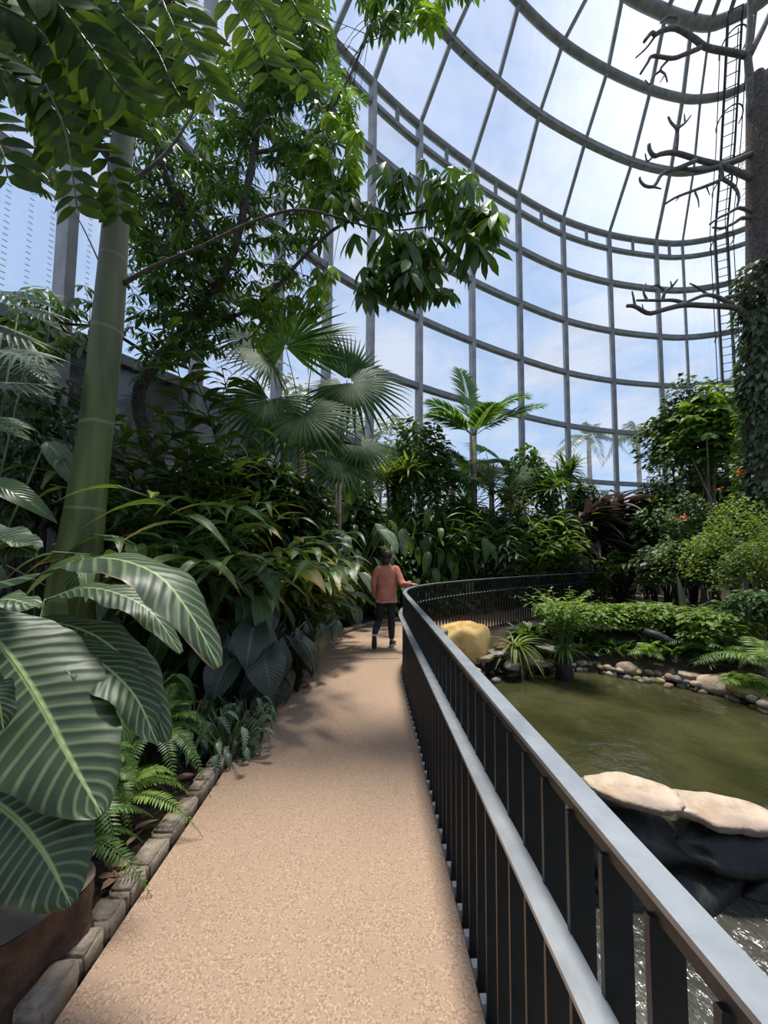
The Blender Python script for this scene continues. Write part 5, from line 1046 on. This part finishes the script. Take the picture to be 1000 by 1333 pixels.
# ------------------------------------------------------------------ caged ladder following wall and roof
rt = thing('caged_ladder', 'tall thin maintenance ladder with hoop cage running up the glass wall', 'ladder', P3('w0', 17)*.97)
def lp(k, off): 
    a, b = P3(k, 17), P3(k, 18); p = a.lerp(b, .12); q = Vector((cen[0], cen[1], p.z)); return p+(q-p).normalized()*off
path_ = [lp(k, .55) for k in ('w6', 'w5', 'w4', 'w3', 'w2', 'w1', 'sub', 'eave')]+[lp('r2', .75), lp('r3', .75), lp('r4', .6)]
sidev = (P3('w3', 18)-P3('w3', 17)).normalized(); cent = resample(np.array([list(p) for p in path_]), .42)
inn = (Vector((cen[0], cen[1], 0))-Vector((path_[0].x, path_[0].y, 0))).normalized()
for s in (-1, 1):
    mb = MB(); mb.tube(cent+np.array(sidev)*s*.24, .045, 6); mb.build('side_rail', M_iron, rt)
for i, p in enumerate(cent):
    mb = MB(); mb.tube([p-np.array(sidev)*.24, p+np.array(sidev)*.24], .022, 5); mb.build('rung', M_iron, rt)
for k in range(6, len(cent)-3, 6):
    p = cent[k]; a = np.linspace(-.15*pi, 1.15*pi, 16); Q = [p+np.array(sidev)*math.cos(t)*.45+np.array(inn)*(math.sin(t)*.75)+UP*.1 for t in a]; mb = MB(); mb.tube(Q, .03, 6); mb.build('cage_hoop', M_iron, rt)
for t in (.0, .5, 1.0):
    mb = MB(); mb.tube(cent[6:-3]+np.array(sidev)*math.cos(t*pi)*.45+np.array(inn)*(math.sin(t*pi)*.75), .02, 5); mb.build('cage_bar', M_iron, rt)
# trees outside, seen dimly through the glass
for i, (px, Z, H, W_, lab) in enumerate([(770, 30, 13, 3, 'palm tree outside the glass, left of the two far palms'), (835, 31, 14, 3, 'palm tree outside the glass, at centre right'), (890, 30, 12.5, 2.5, 'palm tree outside the glass, rightmost')]):
    c = Vector((X(px, Z), Z, -1.9)); rt = thing('outside_palm', lab, 'palm', c); palm(rt, c, H, 13, 3.2, 1.0, G_grey, 600+i, 26, (.5, 1.0), (-.1, 1.2), .2, .1, tm=M_kerb)
for i, (px, Z, H, W_, lab) in enumerate([(395, 19, 11.5, 3.0, 'leafy tree outside the glass behind the umbrella tree'), (480, 21, 10.5, 2.8, 'leafy tree outside the glass behind the fan palms'), (545, 23, 9, 2.6, 'leafy tree outside the glass left of the feather palm')]):
    c = Vector((X(px, Z), Z, -1.9)); rt = thing('outside_tree', lab, 'tree', c); shrub(rt, c+Vector((0, 0, H*.7)), (W_, 2.5, H*.36), 1300, .5, T_OV, G_grey, 610+i, (-.6, .5), True, .4, tr=.16)
# more depth on the right bank and in the far belt
for i, (px, Z, top, rad, L_, m, lab) in enumerate([(882, 12.0, 560, 1.15, .17, G_mid, 'dense green shrub under the glossy leaved tree'), (850, 12.6, 640, .9, .2, G_dark, 'dark green shrub at the right foot of the maroon strap plant'), (865, 11.6, 655, 1.0, .2, G_mid, 'leafy green shrub between the maroon plant and the orange flowers'), (955, 11.8, 570, 1.2, .18, G_mid, 'green shrub filling the gap left of the vine covered trunk'), (990, 9.9, 545, .8, .16, G_lite, 'light green leafy shrub at the foot of the vine at the right edge'), (880, 10.6, 700, .9, .2, G_grey, 'grey green shrub low behind the strap leaved lilies'), (990, 6.9, 760, .8, .12, G_mid, 'low green shrub at the right edge above the big fern')]):
    rt, b = plant('shrub', lab, 'shrub', px, Z); H = Ztop(top, Z, px)-b.z; shrub(rt, b+Vector((0, 0, H*.52)), (rad, rad*.8, H*.5), 2000, L_, T_OV, m, 700+i, (-.9, .4), shell=.5, tr=.03, lump=.4)
rB = rr(55)
for i in range(22):
    x = rB.uniform(3.2, 6.3); y = np.interp(x, [3.2, 4.2, 5.2, 6.3], [7.9, 7.8, 7.2, 6.4])+rB.uniform(-.1, .45)
    b = base(x, y); rt = thing('bank_tuft', 'small leafy tuft growing between the stones and the ground cover on the far bank', 'plant', b, 'leafy tufts on the far bank'); rosette(rt, b+Vector((0, 0, .02)), 34, .24, T_LAN if i % 2 else T_OV, [G_mid, G_lite, G_fern, G_grey][i % 4], (.0, 1.3), .03, 800+i, spread=.12)
# ================================================================== the walking person
M_skin = pmat('skin', (.45, .27, .19), (.52, .32, .23), 8, .55)
M_jack = pmat('jacket_coral', (.54, .18, .11), (.70, .30, .20), 7, .8, .25, 22)
M_hem = pmat('jacket_hem', (.62, .36, .28), (.68, .42, .34), 9, .8)
M_trou = pmat('trousers_black', (.010, .011, .018), (.022, .023, .032), 9, .8)
M_hair = pmat('hair_black', (.010, .008, .007), (.03, .022, .018), 30, .45, .5, 60)
M_shoe = pmat('shoe_black', (.015, .015, .017), (.03, .03, .033), 12, .6)
M_sole = pmat('shoe_sole_white', (.62, .62, .6), (.7, .7, .68), 9, .6)
def skin(name, V, Ed, mat, parent, sub=2, root=0, loc=None):
    me = bpy.data.meshes.new(name); o0 = np.array(ORG[parent.name]) if parent is not None else np.zeros(3)
    me.from_pydata([tuple(np.array(v[:3])-o0) for v in V], Ed, []); o = bpy.data.objects.new(name, me); C.objects.link(o)
    m = o.modifiers.new('s', 'SKIN'); m.use_smooth_shade = True; sv = me.skin_vertices[0].data
    for i, v in enumerate(V): sv[i].radius = (v[3], v[4] if len(v) > 4 else v[3]); sv[i].use_root = (i == root)
    s = o.modifiers.new('u', 'SUBSURF'); s.levels = s.render_levels = sub
    dg = bpy.context.evaluated_depsgraph_get(); ne = bpy.data.meshes.new_from_object(o.evaluated_get(dg)); C.objects.unlink(o); bpy.data.objects.remove(o)
    ne.materials.clear(); ne.materials.append(mat)
    for p in ne.polygons: p.use_smooth = True
    o = bpy.data.objects.new(name, ne); C.objects.link(o); o.parent = parent; return o
bx_, by_ = .29, 6.78
pr = thing('person', 'person in coral jacket and black trousers walking away with one hand on the rail', 'person', (bx_, by_, 0))
def W_(x, y, z, *r): return (bx_+x, by_+y, z)+r
# body: pelvis root, torso, neck, head, arms with hands, legs
V = []; Ed = []
def chain(start, pts):
    i = start
    for p in pts:
        V.append(p); Ed.append((i, len(V)-1)); i = len(V)-1
    return i
V.append(W_(0, 0, .92, .10, .08))
ch = chain(0, [W_(0, .01, 1.05, .11, .09), W_(.01, .02, 1.22, .12, .09), W_(.01, .02, 1.34, .10, .08)])
nk = chain(ch, [W_(.015, .03, 1.42, .048), W_(.02, .04, 1.47, .05)])
hd = chain(nk, [W_(.022, .045, 1.54, .072, .078), W_(.024, .05, 1.61, .072, .08)])
# right arm to the rail
ra = chain(ch, [W_(.15, .02, 1.34, .048), W_(.22, -.06, 1.20, .042), W_(.28, -.14, 1.08, .036), W_(.35, -.24, 1.10, .030), W_(.41, -.32, 1.118, .022), W_(.44, -.365, 1.113, .022, .014)])
for k, (dx, dy, dz, l) in enumerate([(.030, -.030, -.012, 1), (.040, -.016, -.014, 1.08), (.044, .0, -.016, 1.0), (.040, .014, -.018, .8)]):
    b = V[ra]; i = chain(ra, [(b[0]+dx*l*.8, b[1]+dy*l-.006, b[2]-.002, .008), (b[0]+dx*l*1.7, b[1]+dy*l*1.5, b[2]+dz, .0075), (b[0]+dx*l*1.9, b[1]+dy*l*1.6, b[2]+dz*2.4, .006)])
b = V[ra]; chain(ra-1, [(b[0]-.01, b[1]-.045, b[2]-.010, .009), (b[0]+.015, b[1]-.065, b[2]-.018, .0075)])
# left arm hanging slightly bent
la = chain(ch, [W_(-.13, .02, 1.34, .048), W_(-.19, .02, 1.20, .042), W_(-.215, .02, 1.06, .036), W_(-.20, .08, .95, .030), W_(-.175, .15, .86, .024), W_(-.17, .18, .80, .022, .016)])
for k, (dx, dy) in enumerate([(-.018, .030), (-.008, .034), (.004, .030), (.014, .022)]):
    b = V[la]; chain(la, [(b[0]+dx, b[1]+dy*.5, b[2]-.03, .008), (b[0]+dx*1.1+.005, b[1]+dy*.9, b[2]-.058, .0075), (b[0]+dx+.012, b[1]+dy*.8, b[2]-.078, .006)])
b = V[la]; chain(la-1, [(b[0]+.03, b[1]+.005, b[2]+.015, .009), (b[0]+.04, b[1]+.02, b[2]-.02, .0075)])
# legs
for s, kn, an, toe in ((1, (.085, .06, .48), (.095, .06, .085), (.12, .22, .04)), (-1, (-.12, .06, .47), (-.215, -.281, .241), (-.215, -.229, .088))):
    chain(0, [W_(s*.075, 0, .84, .085), W_(kn[0]*.95, kn[1]*.6, .64, .075), W_(*kn, .055), W_((kn[0]+an[0])/2, (kn[1]+an[1])/2-.02, (kn[2]+an[2])/2+.02, .055), W_(*an, .036), W_(*toe, .035, .025)])
skin('body', V, Ed, M_skin, pr)
# head details: nose, ear, hair (head turned to the right)
mb = MB()
def ell(c, s, n=16, m=12):
    V = []; 
    for i in range(m+1):
        for j in range(n): t = pi*i/m; a = 2*pi*j/n; V.append((c[0]+s[0]*math.sin(t)*math.cos(a), c[1]+s[1]*math.sin(t)*math.sin(a), c[2]+s[2]*math.cos(t)))
    return V, [[i*n+j, i*n+(j+1) % n, (i+1)*n+(j+1) % n, (i+1)*n+j] for i in range(m) for j in range(n)]
for c, s in ((W_(.104, .075, 1.565), (.018, .012, .016)), (W_(.07, .03, 1.55), (.025, .04, .07)), (W_(.03, -.03, 1.56), (.012, .010, .028)), (W_(.098, .07, 1.53), (.010, .014, .006))):
    mb.add(*ell(c, s))
mb.build('face', M_skin, pr)
mb = MB(); v, f = ell(W_(.0, .02, 1.585), (.092, .105, .10), 28, 20); v = np.array(v); v = v+np.array([(mnoise.noise(Vector(p)*30)*.008,)*3 for p in v]); mb.add(v, f)
mb.add(*ell(W_(-.01, -.03, 1.49), (.07, .055, .075)))
mb.build('hair', M_hair, pr)
# jacket: lofted torso and two sleeves
def loft(rings, n=40, close=False):
    mb = MB(); V = []; k = len(rings)
    for (cx, cy, z, a, b) in rings:
        for j in range(n):
            t = 2*pi*j/n; q = 1+.035*math.sin(5*t+z*19)*(1 if z < 1.3 else .3)+.02*math.sin(9*t-z*31)
            V.append(W_(cx+math.cos(t)*a*q, cy+math.sin(t)*b*q, z+.006*math.sin(4*t)))
    mb.add(V, [[i*n+j, i*n+(j+1) % n, (i+1)*n+(j+1) % n, (i+1)*n+j] for i in range(k-1) for j in range(n)]); return mb
loft([(-.005, 0, .79, .150, .12), (-.005, 0, .785, .178, .142), (-.005, 0, .83, .182, .145), (-.005, 0, .92, .178, .142), (0, 0, 1.0, .172, .138), (.002, 0, 1.06, .168, .132), (.002, .0, 1.09, .176, .136), (.004, .005, 1.18, .178, .132), (.005, .01, 1.28, .182, .122), (.007, .01, 1.345, .172, .108), (.01, .015, 1.385, .120, .088), (.013, .02, 1.41, .07, .066), (.014, .025, 1.445, .058, .058), (.014, .025, 1.44, .045, .045)]).build('jacket', M_jack, pr)
loft([(-.005, 0, .775, .172, .136), (-.005, 0, .772, .182, .145), (-.005, 0, .80, .185, .148), (-.005, 0, .805, .178, .14)]).build('jacket_hem', M_hem, pr)['label'] = 'paler hem band of the jacket'
for pts in ([W_(.10, .02, 1.345), W_(.155, .015, 1.335), W_(.215, -.05, 1.21), W_(.27, -.135, 1.095), W_(.33, -.21, 1.10), W_(.385, -.285, 1.115)], [W_(-.09, .02, 1.345), W_(-.145, .02, 1.33), W_(-.20, .02, 1.20), W_(-.225, .02, 1.07), W_(-.21, .08, .95), W_(-.185, .135, .88)]):
    mb = MB(); Q = spline(pts, 26); mb.tube(Q, [.055, .074, .070, .066, .060, .056, .050, .046], 16); Vq = mb.v[0]
    for i in range(len(Vq)): Vq[i] += np.array([mnoise.noise(Vector(Vq[i])*13)*.010]*3)
    mb.build('sleeve', M_jack, pr)
# trousers
V = [W_(0, 0, .90, .11, .095)]; Ed = []
for s, kn, an in ((1, (.085, .06, .48), (.095, .06, .11)), (-1, (-.12, .06, .47), (-.215, -.272, .262))):
    chain(0, [W_(s*.080, 0, .80, .085, .095), W_(kn[0]*.97, kn[1]*.6, .64, .09), W_(*kn, .07), W_((kn[0]+an[0])/2, (kn[1]+an[1])/2-.015, (kn[2]+an[2])/2+.01, .068), W_(*an, .052)])
skin('trousers', V, Ed, M_trou, pr)
def shoe(p, yaw, pitch, nm):
    R = Matrix.Rotation(yaw, 3, 'Z')@Matrix.Rotation(pitch, 3, 'X'); n = 12
    def loft(secs):
        mb = MB(); V = []
        for y, w, z0, z1 in secs:
            for j in range(n): a = 2*pi*j/n; q = R@Vector((math.cos(a)*w*(1-.15*(math.sin(a) > 0)), y, (z0+z1)/2+math.sin(a)*(z1-z0)/2)); V.append(q+p)
        k = len(secs); mb.add(V, [[i*n+j, i*n+(j+1) % n, (i+1)*n+(j+1) % n, (i+1)*n+j] for i in range(k-1) for j in range(n)]); o = mb.n
        mb.add(V[:n], [[j, (j+1) % n, (j+2) % n] for j in range(0, n, 2)]); mb.add([V[i] for i in range((k-1)*n, k*n)]+[sum([V[i] for i in range((k-1)*n, k*n)], Vector())/n], [[n, j, (j+1) % n] for j in range(n)])
        return mb
    t_ = loft([(-.112, .012, -.008, .004), (-.10, .037, -.008, .006), (-.04, .040, -.006, .006), (.04, .045, -.008, .006), (.11, .045, -.008, .006), (.155, .022, -.004, .006)]).build('outsole', M_shoe, pr)
    u = loft([(-.105, .008, .03, .09), (-.10, .034, .02, .115), (-.05, .042, .02, .12), (.01, .044, .02, .10), (.07, .048, .02, .075), (.13, .042, .02, .06), (.155, .012, .025, .045)]).build('shoe', M_shoe, pr)
    s = loft([(-.115, .01, 0, .03), (-.105, .04, 0, .034), (-.04, .044, 0, .03), (.04, .048, 0, .026), (.11, .048, 0, .026), (.155, .026, .004, .024), (.165, .006, .01, .02)]).build('sole', M_sole, pr); s.parent = u; t_.parent = u; s['label'] = 'white rubber sole'
shoe(Vector(W_(.11, .12, .002)), -.3, 0, 'r')
shoe(Vector(W_(-.215, -.30, .165)), 0.0, -1.12, 'l')
